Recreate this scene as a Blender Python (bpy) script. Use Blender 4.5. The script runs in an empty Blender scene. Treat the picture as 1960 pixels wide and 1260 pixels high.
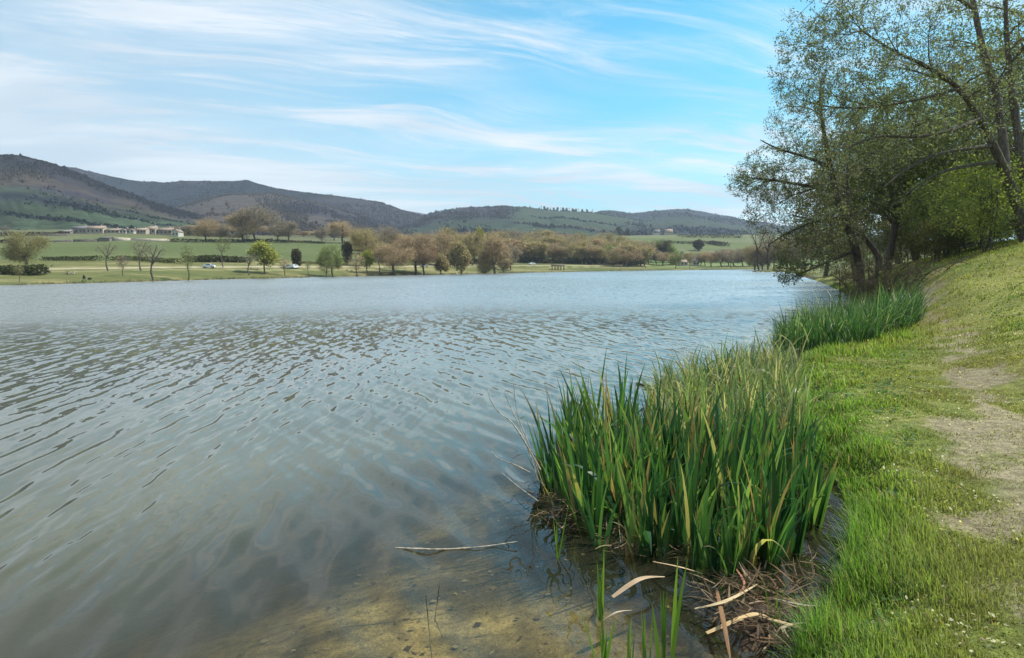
import bpy, math, random
import numpy as np
from mathutils import Matrix, Vector
R = math.radians
S = bpy.context.scene
# ------------------------------------------------------------------ camera, sky, sun
CAM = np.array([0., 0., 2.0]); FPX = 1306.7
TH, RO = R(5.04), R(0.773)
_f = np.array([0, math.cos(TH), -math.sin(TH)]); _u0 = np.array([0, math.sin(TH), math.cos(TH)]); _r0 = np.array([1., 0, 0])
_r = _r0*math.cos(RO) - _u0*math.sin(RO); _u = _u0*math.cos(RO) + _r0*math.sin(RO)
cam = bpy.data.cameras.new('camera'); cam.lens = 24.0; cam.sensor_width = 36; cam.clip_end = 20000; cam.clip_start = 0.05
co = bpy.data.objects.new('camera', cam); S.collection.objects.link(co); S.camera = co
M = Matrix(((_r[0], _u[0], -_f[0], 0), (_r[1], _u[1], -_f[1], 0), (_r[2], _u[2], -_f[2], 0), (0, 0, 0, 1)))
co.matrix_world = Matrix.Translation(CAM) @ M
SUN_EL, SUN_AZ = 52, 70            # azimuth measured from +Y towards +X
SUN_POWER, SKY_POWER, EXPOSURE = 5.0, 0.100, 0.48
sun = bpy.data.lights.new('sun', 'SUN'); sun.energy = SUN_POWER; sun.angle = R(0.6); sun.color = (1.0, 0.95, 0.86)
so = bpy.data.objects.new('sun', sun); S.collection.objects.link(so)
sd_ = Vector((math.sin(R(SUN_AZ))*math.cos(R(SUN_EL)), math.cos(R(SUN_AZ))*math.cos(R(SUN_EL)), math.sin(R(SUN_EL))))
so.rotation_euler = sd_.to_track_quat('Z', 'Y').to_euler()
S.view_settings.view_transform = 'Standard'; S.view_settings.look = 'None'
S.view_settings.exposure = EXPOSURE; S.view_settings.gamma = 1
S.cycles.max_bounces = 7; S.cycles.transparent_max_bounces = 12; S.cycles.volume_bounces = 0
S.cycles.caustics_reflective = False; S.cycles.caustics_refractive = False
S.cycles.use_denoising = True; S.cycles.sample_clamp_indirect = 4; S.cycles.sample_clamp_direct = 12

class NT:
    """small node-tree helper"""
    def __init__(s, t): s.t = t; s.n = t.nodes; s.l = t.links
    def new(s, ty, **k):
        n = s.n.new(ty)
        for a, b in k.items(): setattr(n, a, b)
        return n
    def set(s, sock, v):
        if v is None: return
        if isinstance(v, bpy.types.NodeSocket): s.l.new(v, sock)
        else: sock.default_value = v
    def math(s, op, a, b=None, c=None):
        n = s.new('ShaderNodeMath', operation=op); s.set(n.inputs[0], a)
        if b is not None: s.set(n.inputs[1], b)
        if c is not None: s.set(n.inputs[2], c)
        return n.outputs[0]
    def mix(s, f, a, b, bt='MIX'):
        n = s.new('ShaderNodeMix', data_type='RGBA', blend_type=bt); n.clamp_factor = True
        s.set(n.inputs[0], f); s.set(n.inputs[6], a); s.set(n.inputs[7], b); return n.outputs[2]
    def noise(s, vec, scale, detail=4, rough=.55, dist=0.):
        n = s.new('ShaderNodeTexNoise'); s.set(n.inputs['Vector'], vec); n.inputs['Scale'].default_value = scale
        n.inputs['Detail'].default_value = detail; n.inputs['Roughness'].default_value = rough; n.inputs['Distortion'].default_value = dist
        return n.outputs[0]
    def ramp(s, f, a, b, lo=0., hi=1.):
        n = s.new('ShaderNodeMapRange'); n.interpolation_type = 'SMOOTHSTEP'; s.set(n.inputs[0], f)
        n.inputs[1].default_value = a; n.inputs[2].default_value = b; n.inputs[3].default_value = lo; n.inputs[4].default_value = hi
        return n.outputs[0]
    def comb(s, x, y, z):
        n = s.new('ShaderNodeCombineXYZ'); s.set(n.inputs[0], x); s.set(n.inputs[1], y); s.set(n.inputs[2], z); return n.outputs[0]
    def sep(s, v):
        n = s.new('ShaderNodeSeparateXYZ'); s.set(n.inputs[0], v); return n.outputs
    def mapping(s, v, rot=(0, 0, 0), sc=(1, 1, 1), loc=(0, 0, 0)):
        if rot != (0, 0, 0): v = s._rot(v, rot)
        n = s.new('ShaderNodeMapping'); s.set(n.inputs[0], v); n.inputs['Scale'].default_value = sc; n.inputs['Location'].default_value = loc; return n.outputs[0]
    def _rot(s, v, rot, sc=(1, 1, 1), loc=(0, 0, 0)):
        n = s.new('ShaderNodeMapping'); s.set(n.inputs[0], v); n.inputs['Rotation'].default_value = rot
        n.inputs['Scale'].default_value = sc; n.inputs['Location'].default_value = loc; return n.outputs[0]

W = bpy.data.worlds.new('World'); S.world = W; W.use_nodes = True
t = NT(W.node_tree); t.n.clear()
sky = t.new('ShaderNodeTexSky', sky_type='NISHITA'); sky.sun_disc = False
sky.sun_elevation = R(SUN_EL); sky.sun_rotation = R(SUN_AZ); sky.air_density = 1.0; sky.dust_density = 1.0; sky.ozone_density = 1.5
tc = t.new('ShaderNodeTexCoord').outputs['Generated']
sx, sy, sz = t.sep(tc)
zz = t.math('ADD', t.math('MAXIMUM', sz, 0.0), 0.07)
uv = t.comb(t.math('DIVIDE', sx, zz), t.math('DIVIDE', sy, zz), 0.0)
warp = t.new('ShaderNodeTexNoise'); t.set(warp.inputs['Vector'], uv); warp.inputs['Scale'].default_value = 0.5; warp.inputs['Detail'].default_value = 2
wv = t.new('ShaderNodeVectorMath', operation='MULTIPLY_ADD'); t.l.new(warp.outputs[1], wv.inputs[0]); wv.inputs[1].default_value = (1.5, 1.3, 0); t.l.new(uv, wv.inputs[2])
m1 = t.mapping(wv.outputs[0], rot=(0, 0, R(-27)), sc=(0.34, 1.15, 1), loc=(3.9, .15, 0))
m2 = t.mapping(wv.outputs[0], rot=(0, 0, R(-22)), sc=(0.35, 0.75, 1), loc=(7.1, 4.2, 1.3))
m3 = t.mapping(wv.outputs[0], rot=(0, 0, R(-33)), sc=(0.26, 2.3, 1), loc=(1.2, 2.7, 4.4))
c1 = t.ramp(t.noise(m1, 1.5, 9, .66, .5), .46, .70)
c2 = t.ramp(t.noise(m2, 1.2, 7, .58, .3), .42, .68)
c3 = t.ramp(t.noise(m3, 1.4, 8, .68, .6), .46, .74)
cl = t.math('ADD', t.math('ADD', t.math('MULTIPLY', c1, .66), t.math('MULTIPLY', c2, .42)), t.math('MULTIPLY', c3, .5))
left = t.ramp(sx, .15, -.6)                      # more veil towards the left of the valley
cl = t.math('ADD', cl, t.math('MULTIPLY', left, .58))
lowv = t.ramp(sz, .26, .0)
cl = t.math('ADD', cl, t.math('MULTIPLY', lowv, .48))
cl = t.math('MINIMUM', cl, 0.93)
base = t.mix(1.0, sky.outputs[0], (0.31, 1.24, 1.33, 1), 'MULTIPLY')
shade = t.noise(t.mapping(wv.outputs[0], sc=(.35, .8, 1), loc=(9, 2, 0)), .9, 4)
ccol = t.mix(t.ramp(shade, .38, .60), (4.9, 5.7, 6.5, 1), (7.0, 7.3, 7.7, 1))
final = t.mix(cl, base, ccol)
bg = t.new('ShaderNodeBackground'); t.l.new(final, bg.inputs[0]); bg.inputs[1].default_value = SKY_POWER
wo = t.new('ShaderNodeOutputWorld'); t.l.new(bg.outputs[0], wo.inputs[0])
W.cycles.sampling_method = 'MANUAL'; W.cycles.sample_map_resolution = 512

# ------------------------------------------------------------------ geometry helpers
def ray(px, py): return _f + _r*((px-980)/FPX) + _u*((630-py)/FPX)
def P(px, py, Y):                       # point seen at a photo pixel, at depth Y
    d = ray(px, py); return CAM + d*(Y/d[1])
def PZ(px, py, z=0.0):                  # the same on the level z
    d = ray(px, py); k = (z-CAM[2])/d[2]; return CAM + d*k
rng = np.random.default_rng(7)

def _h(ix, iy, seed):
    n = (ix.astype(np.int64)*374761393 + iy.astype(np.int64)*668265263 + seed*974634777) & 0xffffffff
    n = ((n ^ (n >> 13))*1274126177) & 0xffffffff
    return ((n ^ (n >> 16)) & 0xffff)/65535.0
def vnoise(x, y, seed=0):
    x = np.asarray(x, float); y = np.asarray(y, float)
    ix = np.floor(x); iy = np.floor(y); fx = x-ix; fy = y-iy
    fx = fx*fx*(3-2*fx); fy = fy*fy*(3-2*fy)
    a = _h(ix, iy, seed); b = _h(ix+1, iy, seed); c = _h(ix, iy+1, seed); d = _h(ix+1, iy+1, seed)
    return a+(b-a)*fx+(c-a)*fy+(a-b-c+d)*fx*fy
def fbm(x, y, seed=0, o=4):
    s = 0; a = .5
    for i in range(o):
        s = s+a*vnoise(x*2**i+17.3*i, y*2**i-9.1*i, seed+i); a *= .5
    return s/(1-.5**o)
def sstep(a, b, x):
    k = np.clip((x-a)/(b-a), 0, 1); return k*k*(3-2*k)

def mesh_np(name, V, F, mat=None, parent=None, col=None, smooth=True, fcount=4):
    """V (n,3), F (m,3|4) -> one mesh object"""
    V = np.asarray(V, np.float32).reshape(-1, 3); me = bpy.data.meshes.new(name)
    Fs = F if isinstance(F, list) else [F]
    Fs = [np.asarray(f, np.int32) for f in Fs if len(f)]
    me.vertices.add(len(V)); me.vertices.foreach_set('co', V.ravel())
    nl = sum(f.size for f in Fs); nf = sum(len(f) for f in Fs)
    me.loops.add(nl); me.loops.foreach_set('vertex_index', np.concatenate([f.ravel() for f in Fs]))
    st = []; o = 0
    for f in Fs: st.append(o+np.arange(len(f))*f.shape[1]); o += f.size
    me.polygons.add(nf); me.polygons.foreach_set('loop_start', np.concatenate(st).astype(np.int32))
    if smooth: me.polygons.foreach_set('use_smooth', np.ones(nf, bool))
    me.update(calc_edges=True)
    if col is not None:
        a = me.color_attributes.new('Col', 'FLOAT_COLOR', 'POINT')
        c = np.ones((len(V), 4), np.float32); c[:, :3] = col; a.data.foreach_set('color', c.ravel())
    me.validate()
    o = bpy.data.objects.new(name, me); S.collection.objects.link(o)
    if mat: me.materials.append(mat)
    if parent: o.parent = parent
    return o
def tag(o, label=None, cat=None, group=None, kind=None):
    if label: o['label'] = label
    if cat: o['category'] = cat
    if group: o['group'] = group
    if kind: o['kind'] = kind
    return o
def empty(name, loc, label=None, cat=None, group=None, rz=0.):
    o = bpy.data.objects.new(name, None); S.collection.objects.link(o); o.location = loc; o.rotation_euler = (0, 0, rz)
    o.empty_display_size = .2
    return tag(o, label, cat, group)

def grid_faces(nr, nc):
    i = np.arange(nr-1)[:, None]*nc+np.arange(nc-1)[None]
    return np.stack([i, i+1, i+nc+1, i+nc], -1).reshape(-1, 4)

# ------------------------------------------------------------------ materials
def mat_new(name):
    m = bpy.data.materials.new(name); m.use_nodes = True; k = NT(m.node_tree); k.n.clear()
    return m, k
def out(k, s): o = k.new('ShaderNodeOutputMaterial'); k.l.new(s, o.inputs[0])
def princ(k, col, rough=.8, spec=.3, normal=None, metal=0.):
    p = k.new('ShaderNodeBsdfPrincipled'); k.set(p.inputs['Base Color'], col); k.set(p.inputs['Roughness'], rough)
    p.inputs['Specular IOR Level'].default_value = spec; p.inputs['Metallic'].default_value = metal
    if normal is not None: k.l.new(normal, p.inputs['Normal'])
    return p.outputs[0]
def bump(k, h, strength, dist):
    b = k.new('ShaderNodeBump'); k.set(b.inputs['Height'], h); b.inputs['Strength'].default_value = strength; b.inputs['Distance'].default_value = dist
    return b.outputs[0]
def objco(k): return k.new('ShaderNodeTexCoord').outputs['Object']
def rgba(c): return (c[0], c[1], c[2], 1)
def plain(name, c, rough=.7, spec=.3, var=.25, scale=6., bs=0.3, metal=0.):
    m, k = mat_new(name); v = objco(k)
    n = k.noise(v, scale, 5); c1 = k.mix(k.ramp(n, .3, .7), rgba([x*(1-var) for x in c]), rgba([min(1, x*(1+var)) for x in c]))
    out(k, princ(k, c1, rough, spec, bump(k, n, bs, .02), metal)); return m
def leafmat(name, c=None, trans=.4, rough=.5, spec=.35, tint=(1.25, 1.3, .6), hue=.0, usecol=True):
    """foliage: colour attribute times c, translucent"""
    m, k = mat_new(name)
    if usecol:
        a = k.new('ShaderNodeVertexColor', layer_name='Col').outputs[0]
        col = k.mix(1.0, a, rgba(c or (1, 1, 1)), 'MULTIPLY')
    else: col = rgba(c)
    p = princ(k, col, rough, spec)
    tr = k.new('ShaderNodeBsdfTranslucent'); k.l.new(k.mix(1.0, col, rgba(tint), 'MULTIPLY'), tr.inputs[0])
    mx = k.new('ShaderNodeMixShader'); mx.inputs[0].default_value = trans; k.l.new(p, mx.inputs[1]); k.l.new(tr.outputs[0], mx.inputs[2])
    out(k, mx.outputs[0]); return m

# ------------------------------------------------------------------ the lake's outline (world metres)
SH = [(-300, -300), (-30, -60), (-6, -12), (-1.4, -2.5), (-.35, .6), (.55, 2.2), (1.42, 3.3), (1.92, 3.95), (2.48, 4.85), (2.88, 5.9), (3.2, 7.2), (3.7, 8.6),
      (4.4, 10.3), (5.5, 13.4), (6.9, 15.0), (9.0, 17.2), (11.8, 21.5), (15.0, 29), (19, 38), (25, 52), (36, 80), (49, 115), (68, 165), (84, 214)]
SH += [tuple(PZ(x, y)[:2]) for x, y in [(1515, 520.6), (1440, 520.8), (1490, 515.8), (1400, 516.2), (1300, 517.3), (1200, 518.4), (1100, 520.4), (1000, 522.4),
       (800, 526.4), (700, 528.6), (600, 530.9), (500, 533.2), (400, 535.8), (200, 541.6), (0, 546.6), (-250, 555.0), (-500, 566)]]
SH += [(-150, 60), (-200, 0), (-400, -200)]
SH = np.array(SH)
def inside(px, py, poly):
    r = np.zeros(px.shape, bool); n = len(poly); j = n-1
    for i in range(n):
        xi, yi = poly[i]; xj, yj = poly[j]
        c = ((yi > py) != (yj > py)) & (px < (xj-xi)*(py-yi)/((yj-yi) or 1e-9)+xi)
        r ^= c; j = i
    return r
def sdist(px, py):                      # >0 on land
    d = np.full(px.shape, 1e9); n = len(SH)
    for i in range(n):
        a = SH[i]; b = SH[(i+1) % n]; e = b-a; L = (e**2).sum()
        tt = np.clip(((px-a[0])*e[0]+(py-a[1])*e[1])/L, 0, 1)
        d = np.minimum(d, (px-a[0]-tt*e[0])**2+(py-a[1]-tt*e[1])**2)
    d = np.sqrt(d); return np.where(inside(px, py, SH), -d, d)

# far side of the valley, rows of (depth, photo y) per column
_cols = [-500, 0, 250, 500, 750, 1000, 1250, 1450, 1750]
_rows = [[(150, 524), (225, 517), (270, 500), (420, 470), (480, 452), (600, 440)],
         [(152, 540), (213, 516), (250, 498), (420, 466), (480, 450), (600, 440)],
         [(172, 534), (222, 513), (255, 497), (420, 463), (480, 447), (600, 438)],
         [(228, 529), (254, 511), (290, 499), (470, 462), (530, 456), (650, 450)],
         [(272, 523), (305, 510), (340, 503), (500, 470), (570, 461), (700, 453)],
         [(352, 519.5), (385, 508), (420, 505), (520, 494), (620, 475), (800, 455)],
         [(410, 515), (450, 508), (500, 502), (600, 488), (720, 466), (900, 450)],
         [(395, 513), (450, 508), (550, 502), (680, 482), (800, 462), (930, 449)],
         [(395, 513), (450, 508), (550, 502), (680, 482), (800, 462), (930, 449)]]
_ct = np.array([(lambda q: q[0]/q[1])(P(c, 500, 300)) for c in _cols])
_RD = np.array([[d for d, y in r]+[7000] for r in _rows]); _RZ = np.array([[P(c, y, d)[2] for d, y in r] for c, r in zip(_cols, _rows)])
_RZ = np.concatenate([_RZ, _RZ[:, -1:]-15], 1)
PATH = np.array([PZ(x, y, z)[:2] for x, y, z in [(2110, 1260, .3), (2030, 1120, .3), (1965, 940, .32), (1915, 830, .35), (1880, 730, .4), (1845, 670, .45)]]+[(10.3, 15.8), (11.6, 18.6), (13.6, 22.5), (16.0, 26), (18.2, 28.4), (20.5, 30.5)])
def dpath(x, y):
    d = np.full(x.shape, 1e9)
    for a, b in zip(PATH[:-1], PATH[1:]):
        e = b-a; tt = np.clip(((x-a[0])*e[0]+(y-a[1])*e[1])/(e**2).sum(), 0, 1); d = np.minimum(d, np.hypot(x-a[0]-tt*e[0], y-a[1]-tt*e[1]))
    return d
def ground_z(x, y, sd=None, fine=True):
    x = np.asarray(x, float); y = np.asarray(y, float)
    if sd is None: sd = sdist(x, y)
    # near bank
    s = np.maximum(sd, 0)
    s0 = 2.8-1.7*sstep(7, 17, y)
    h = .20*sstep(0, .5, s)+.035*s
    q = np.maximum(s-s0, 0); h = h+1.2*sstep(.2, 2.8, s)*sstep(15, 27, y)*sstep(60, 40, y); rise = .24*(q*q/(q+1.0)); rise = np.where(rise > .8, .8+.5*(1-np.exp(-(rise-.8)/.5)), rise)+.045*q; h = h+rise*sstep(3, 16, y+x*.4)
    h = np.where(h > 6, 6+(h-6)*.25, h); h = np.minimum(h, 16)
    if fine: h = h+sstep(.4, 2, s)*(.05*(fbm(x*.9, y*.9, 3)-.5)+.03*(fbm(x*4, y*4, 5)-.5))
    # far side
    tt = x/np.maximum(y, 1.)
    D = np.stack([np.interp(tt, _ct, _RD[:, j]) for j in range(_RD.shape[1])]); Z = np.stack([np.interp(tt, _ct, _RZ[:, j]) for j in range(_RZ.shape[1])])
    zf = Z[0]*sstep(0, 6, s)
    for j in range(D.shape[0]-1):
        k = np.clip((y-D[j])/(D[j+1]-D[j]), 0, 1); zf = np.where(y > D[j], Z[j]+(Z[j+1]-Z[j])*k, zf)
    zf = np.maximum(zf, .35*sstep(0, 2.0, s))
    w = sstep(105, 150, np.hypot(x, y))*sstep(.55, .44, tt)*(y > 0)
    w = np.where((x < -20) & (y > 20), 1, w)
    zl = h*(1-w)+zf*w
    zl = np.where((tt >= .44) & (y > 100), np.minimum(zl, .5+.03*s+.12*np.maximum(s-8, 0)), zl)
    # lake bed
    d = np.maximum(-sd, 0)
    bed = -(.05+.16*np.minimum(d, 3.)+.30*np.clip(d-3, 0, 6))-.05*(fbm(x*1.1, y*1.1, 11)-.5)*sstep(0, 1, d)
    z = np.where(sd > 0, zl, bed)
    if fine: z = z-.035*sstep(.9, .3, dpath(x, y))*(sd > 0)
    return z
def on_ground(px, py, d0, d1=80):      # where the ground shows at that photo pixel, not nearer than d0
    ds = np.arange(d0, d1, .5); pts = np.array([P(px, py, d) for d in ds]); g_ = ground_z(pts[:, 0], pts[:, 1]); k = np.argmin(np.where(g_ >= pts[:, 2]-.05, ds, 1e6)); k = k if (g_ >= pts[:, 2]-.05).any() else int(np.argmin(pts[:, 2]-g_))
    p = pts[k].copy(); p[2] = g_[k]; return p
def gz(x, y): return float(ground_z(np.array([x]), np.array([y]))[0])
# ------------------------------------------------------------------ ground (one sheet: lake bed, bank, far fields, horizon)
def polar(rmin, rmax, ratio, azf, azlim, daz):
    r = [rmin]
    while r[-1] < rmax: r.append(r[-1]*ratio)
    r = np.array(r); a = np.arange(-azlim, azlim+1e-6, daz)
    a = np.concatenate([np.arange(-180, -azlim, 4.), a, np.arange(azlim+4, 181, 4.)]) if azf else a
    A, RR = np.meshgrid(np.radians(a), r); return RR*np.sin(A), RR*np.cos(A), len(r), len(a)
X, Y, nr, nc = polar(.35, 7000, 1.0165, True, 48, .2)
sd = sdist(X, Y); Z = ground_z(X, Y, sd); tt = X/np.maximum(Y, 1)
def lerp(a, b, k): return a+(np.asarray(b)-a)*k[..., None]
GR = np.array([.15, .18, .040]); GR2 = np.array([.21, .205, .055]); DIRT = np.array([.22, .18, .115]); BED = np.array([.11, .085, .045])
n1 = fbm(X*.35, Y*.35, 21); n2 = fbm(X*1.7, Y*1.7, 31); n3 = fbm(X*.02, Y*.02, 41)
C = lerp(np.broadcast_to(GR*.72, X.shape+(3,)), GR2*.9, sstep(.35, .7, n1*.6+n2*.4))
dp = dpath(X, Y)+(fbm(X*1.3, Y*1.3, 51)-.5)*1.1
C = lerp(C, DIRT, sstep(.52, .18, dp)*sstep(.38, .52, fbm(X*1.3+5, Y*1.0, 33)+.06)*.9)
C = lerp(C, np.array([.03, .022, .012]), sstep(.55, .05, sd)*(np.hypot(X, Y) < 60))
farm = (np.hypot(X, Y) > 105)
# far meadow, tracks and fields
D2 = np.interp(tt, _ct, _RD[:, 1]); D3 = np.interp(tt, _ct, _RD[:, 2]); D4 = np.interp(tt, _ct, _RD[:, 3]); D5 = np.interp(tt, _ct, _RD[:, 4])
FC = lerp(np.broadcast_to(np.array([.105, .110, .034]), X.shape+(3,)), np.array([.195, .172, .072]), sstep(.40, .66, fbm(X*.03, Y*.10, 61)))
FC = lerp(FC, np.array([.075, .095, .026]), sstep(.52, .62, fbm(X*.02+4, Y*.13, 66))*.8)
wob = (fbm(X*.02, Y*.02, 71)-.5)*16
FC = lerp(FC, np.array([.33, .28, .18]), (sstep(4.5, 2.2, np.abs(Y-D2-wob*.35))))
FC = lerp(FC, np.array([.27, .25, .12]), sstep(2.4, 1.2, np.abs(Y-(D2-14)-wob))*sstep(.45, .6, fbm(X*.02, Y*0+3, 77))*.8)
FC = np.where((Y > D3)[..., None], lerp(np.broadcast_to(np.array([.078, .098, .030]), X.shape+(3,)), np.array([.10, .118, .04]), sstep(.3, .7, fbm(X*.01, Y*.04, 81))), FC)
FC = lerp(FC, np.array([.125, .13, .06]), (Y > D4)*sstep(.4, .6, fbm(X*.012, Y*.02, 91))*.8)
FC = lerp(FC, np.array([.10, .09, .05]), ((Y > D5-20) & (tt < .15))*.5)
FC = lerp(FC, np.array([.13, .20, .055]), ((tt > .2) & (Y > 420) & (Y < 560))*.5)
FC = lerp(FC, np.array([.05, .038, .022]), sstep(1.6, .5, sd+1.2*(fbm(X*.15, Y*.15, 79)-.5)))
C = np.where(farm[..., None], FC, C)
bedc = lerp(np.broadcast_to(BED, X.shape+(3,)), np.array([.46, .34, .14]), sstep(.44, .66, fbm(X*1.15+2.2, Y*.95, 101, 3)))
bl = np.zeros(X.shape)
for (bx, by, br) in [(820, 1160, .42), (690, 1120, .40), (930, 1180, .35), (780, 1240, .45), (600, 1090, .25), (885, 905, .6), (950, 890, .5), (840, 930, .4), (700, 1190, .45)]:
    c_ = PZ(bx, by, -.3); bl = np.maximum(bl, 1-np.hypot(X-c_[0], Y-c_[1])/br)
bl = sstep(.0, .75, bl+1.0*(fbm(X*3.1, Y*3.1, 103)-.5))
bedc = lerp(lerp(np.broadcast_to(BED*.8, X.shape+(3,)), BED*1.8, sstep(.4, .65, fbm(X*1.6, Y*1.6, 107))), np.array([.36, .28, .145]), bl)
bedc = lerp(bedc, np.array([.012, .009, .006]), sstep(1.5, .1, -sd)*sstep(3.9, 4.4, Y)*sstep(6.5, 6., Y))  # shade by the bank at the iris painted near-black into the bed
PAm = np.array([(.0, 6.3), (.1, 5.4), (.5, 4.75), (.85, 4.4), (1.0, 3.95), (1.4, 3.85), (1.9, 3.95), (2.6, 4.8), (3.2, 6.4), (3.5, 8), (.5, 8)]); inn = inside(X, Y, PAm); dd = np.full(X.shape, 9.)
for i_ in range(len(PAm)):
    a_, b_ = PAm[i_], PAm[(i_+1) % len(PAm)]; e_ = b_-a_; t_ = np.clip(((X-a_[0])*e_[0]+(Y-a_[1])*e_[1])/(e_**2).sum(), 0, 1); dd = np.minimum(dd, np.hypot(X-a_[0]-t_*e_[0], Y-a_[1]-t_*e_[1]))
pm = np.where(inn, 1., sstep(.45, 0, dd+.5*(fbm(X*3, Y*3, 109)-.5))); bedc = lerp(bedc, np.array([.008, .006, .004]), pm)  # deep shade under and around the iris clump painted into the bed colour
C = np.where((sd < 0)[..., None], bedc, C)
m, k = mat_new('ground_mat'); v = objco(k)
a = k.new('ShaderNodeVertexColor', layer_name='Col').outputs[0]
f1 = k.noise(v, 9, 6, .65); f2 = k.noise(v, 55, 4, .6); f3 = k.noise(v, .35, 4)
fac = k.math('MULTIPLY', k.math('MULTIPLY', k.ramp(f1, .25, .75, .55, 1.4), k.ramp(f2, .3, .7, .7, 1.3)), k.ramp(f3, .3, .7, .85, 1.15))
col = k.mix(1.0, a, k.comb(fac, fac, fac), 'MULTIPLY')
h = k.math('ADD', k.math('MULTIPLY', f1, .5), k.math('MULTIPLY', f2, .3))
out(k, princ(k, col, .95, .15, bump(k, h, .7, .05)))
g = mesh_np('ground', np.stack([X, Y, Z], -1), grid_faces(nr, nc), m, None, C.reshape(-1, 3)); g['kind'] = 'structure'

# ------------------------------------------------------------------ water
r = [.5]
while r[-1] < 45: r.append(r[-1]*1.0075)
while r[-1] < 480: r.append(r[-1]*1.03)
r = np.array(r); a = np.concatenate([np.arange(-64, -41, .5), np.arange(-41, 41, .08), np.arange(41, 64, .5)]); A, RR = np.meshgrid(np.radians(a), r)
X, Y = RR*np.sin(A), RR*np.cos(A); nr, nc = len(r), len(a)
Zw = np.zeros_like(X); wr = np.random.default_rng(3)
dxa = RR*R(.08); dra = RR*.0075
mod = [sstep(.30, .62, fbm(X*.16+i*9, Y*.07, 200+i, 3)) for i in range(4)]
ripz = sstep(6.0, 10.5, RR+(fbm(X*.35, Y*.2, 210, 3)-.5)*7-.20*X)       # ripples start away from the sheltered bank
for i in range(130):
    lam = 0.07*(.62/0.07)**wr.random()
    ang = R(14)+wr.normal()*R(12)
    kx, ky = math.cos(ang)*2*math.pi/lam, math.sin(ang)*2*math.pi/lam
    slope = .023 if lam < .26 else .024
    amp = slope*lam/(2*math.pi)*2.2
    keep = sstep(2.6, 4.5, lam/(dxa*abs(math.cos(ang))+dra*abs(math.sin(ang))+1e-6))
    sh = sstep(44, 38, RR)*keep
    w = mod[i % 4]*1.5*(ripz+.16*(lam > .2)) if lam < .26 else (.45+.5*mod[i % 4])
    ph = wr.random()*6.28+1.5*fbm(X*.5, Y*.25, 300+i % 3, 2)*min(1, .5/lam)*2
    sn = (np.sin(kx*X+ky*Y+ph)+1)/2; Zw += .34*amp*w*sh*(2*sn**1.7-.85)
ring = lambda cx, cy, l, a_, f: a_*np.sin(np.hypot(X-cx, Y-cy)*2*math.pi/l)*np.exp(-np.hypot(X-cx, Y-cy)/f)
Zw += ring(.62, 4.1, .13, .0012, .5)+ring(.5, 3.2, .10, .0012, .4)
m, k = mat_new('water_mat'); v = objco(k)
geo = k.new('ShaderNodeNewGeometry'); px_, py_, pz_ = k.sep(geo.outputs['Position'])
rad = k.math('SQRT', k.math('ADD', k.math('MULTIPLY', px_, px_), k.math('MULTIPLY', py_, py_)))
patch = k.ramp(k.noise(k.mapping(v, sc=(.03, .012, 1)), 1.0, 3), .3, .65, .5, 1.15)
def slopes(rot, sc, scale, amp):
    n = k.new('ShaderNodeTexNoise'); k.l.new(k.mapping(v, rot=(0, 0, R(rot)), sc=sc), n.inputs['Vector']); n.inputs['Scale'].default_value = scale
    n.inputs['Detail'].default_value = 2; n.inputs['Roughness'].default_value = .55; n.inputs['Distortion'].default_value = .4
    m_ = k.new('ShaderNodeVectorMath', operation='SUBTRACT'); k.l.new(n.outputs[1], m_.inputs[0]); m_.inputs[1].default_value = (.5, .5, .5)
    m2_ = k.new('ShaderNodeVectorMath', operation='MULTIPLY'); k.l.new(m_.outputs[0], m2_.inputs[0])
    k.l.new(k.comb(amp, amp, 0.), m2_.inputs[1]); return m2_.outputs[0]
def vadd(a_, b_):
    n = k.new('ShaderNodeVectorMath', operation='ADD'); k.l.new(a_, n.inputs[0]); k.l.new(b_, n.inputs[1]); return n.outputs[0]
wgt = k.math('MULTIPLY', k.ramp(rad, 9, 30), patch)
s1 = slopes(-12, (1, .28, 1), 5.5, k.math('MULTIPLY', wgt, k.ramp(rad, 12, 80, .30, 1.0)))
s2 = slopes(8, (1, .35, 1), 2.4, k.math('MULTIPLY', wgt, k.ramp(rad, 12, 80, .16, .7)))
s3 = slopes(-14, (1, .3, 1), 9.0, k.ramp(rad, 4, 14, .012, .11))
nn = k.new('ShaderNodeVectorMath', operation='NORMALIZE'); k.l.new(vadd(vadd(geo.outputs['Normal'], s1), vadd(s2, s3)), nn.inputs[0])
bn = nn
lw = k.new('ShaderNodeLayerWeight'); lw.inputs[0].default_value = .5; k.l.new(bn.outputs[0], lw.inputs['Normal'])
fr_ = k.math('MULTIPLY_ADD', k.math('POWER', lw.outputs['Facing'], 5.), .98, .02)   # Schlick, the same from both sides
gl = k.new('ShaderNodeBsdfGlossy'); k.l.new(k.ramp(rad, 6, 45, .015, .22), gl.inputs['Roughness']); gl.inputs['Color'].default_value = (1, 1, 1, 1); k.l.new(bn.outputs[0], gl.inputs['Normal'])
body = k.new('ShaderNodeBsdfDiffuse')
k.l.new(k.mix(k.ramp(k.noise(v, .35, 4), .35, .65), (.060, .062, .036, 1), (.088, .088, .054, 1)), body.inputs[0])
trn = k.new('ShaderNodeBsdfTransparent'); trn.inputs[0].default_value = (.80, .78, .62, 1)
mb = k.new('ShaderNodeMixShader'); k.l.new(k.ramp(k.math('SUBTRACT', rad, k.math('MULTIPLY', px_, 1.1)), 4.6, 10.5, .16, 1.0), mb.inputs[0])
k.l.new(trn.outputs[0], mb.inputs[1]); k.l.new(body.outputs[0], mb.inputs[2])
mw = k.new('ShaderNodeMixShader'); k.l.new(fr_, mw.inputs[0]); k.l.new(mb.outputs[0], mw.inputs[1]); k.l.new(gl.outputs[0], mw.inputs[2])
out(k, mw.outputs[0])
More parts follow.
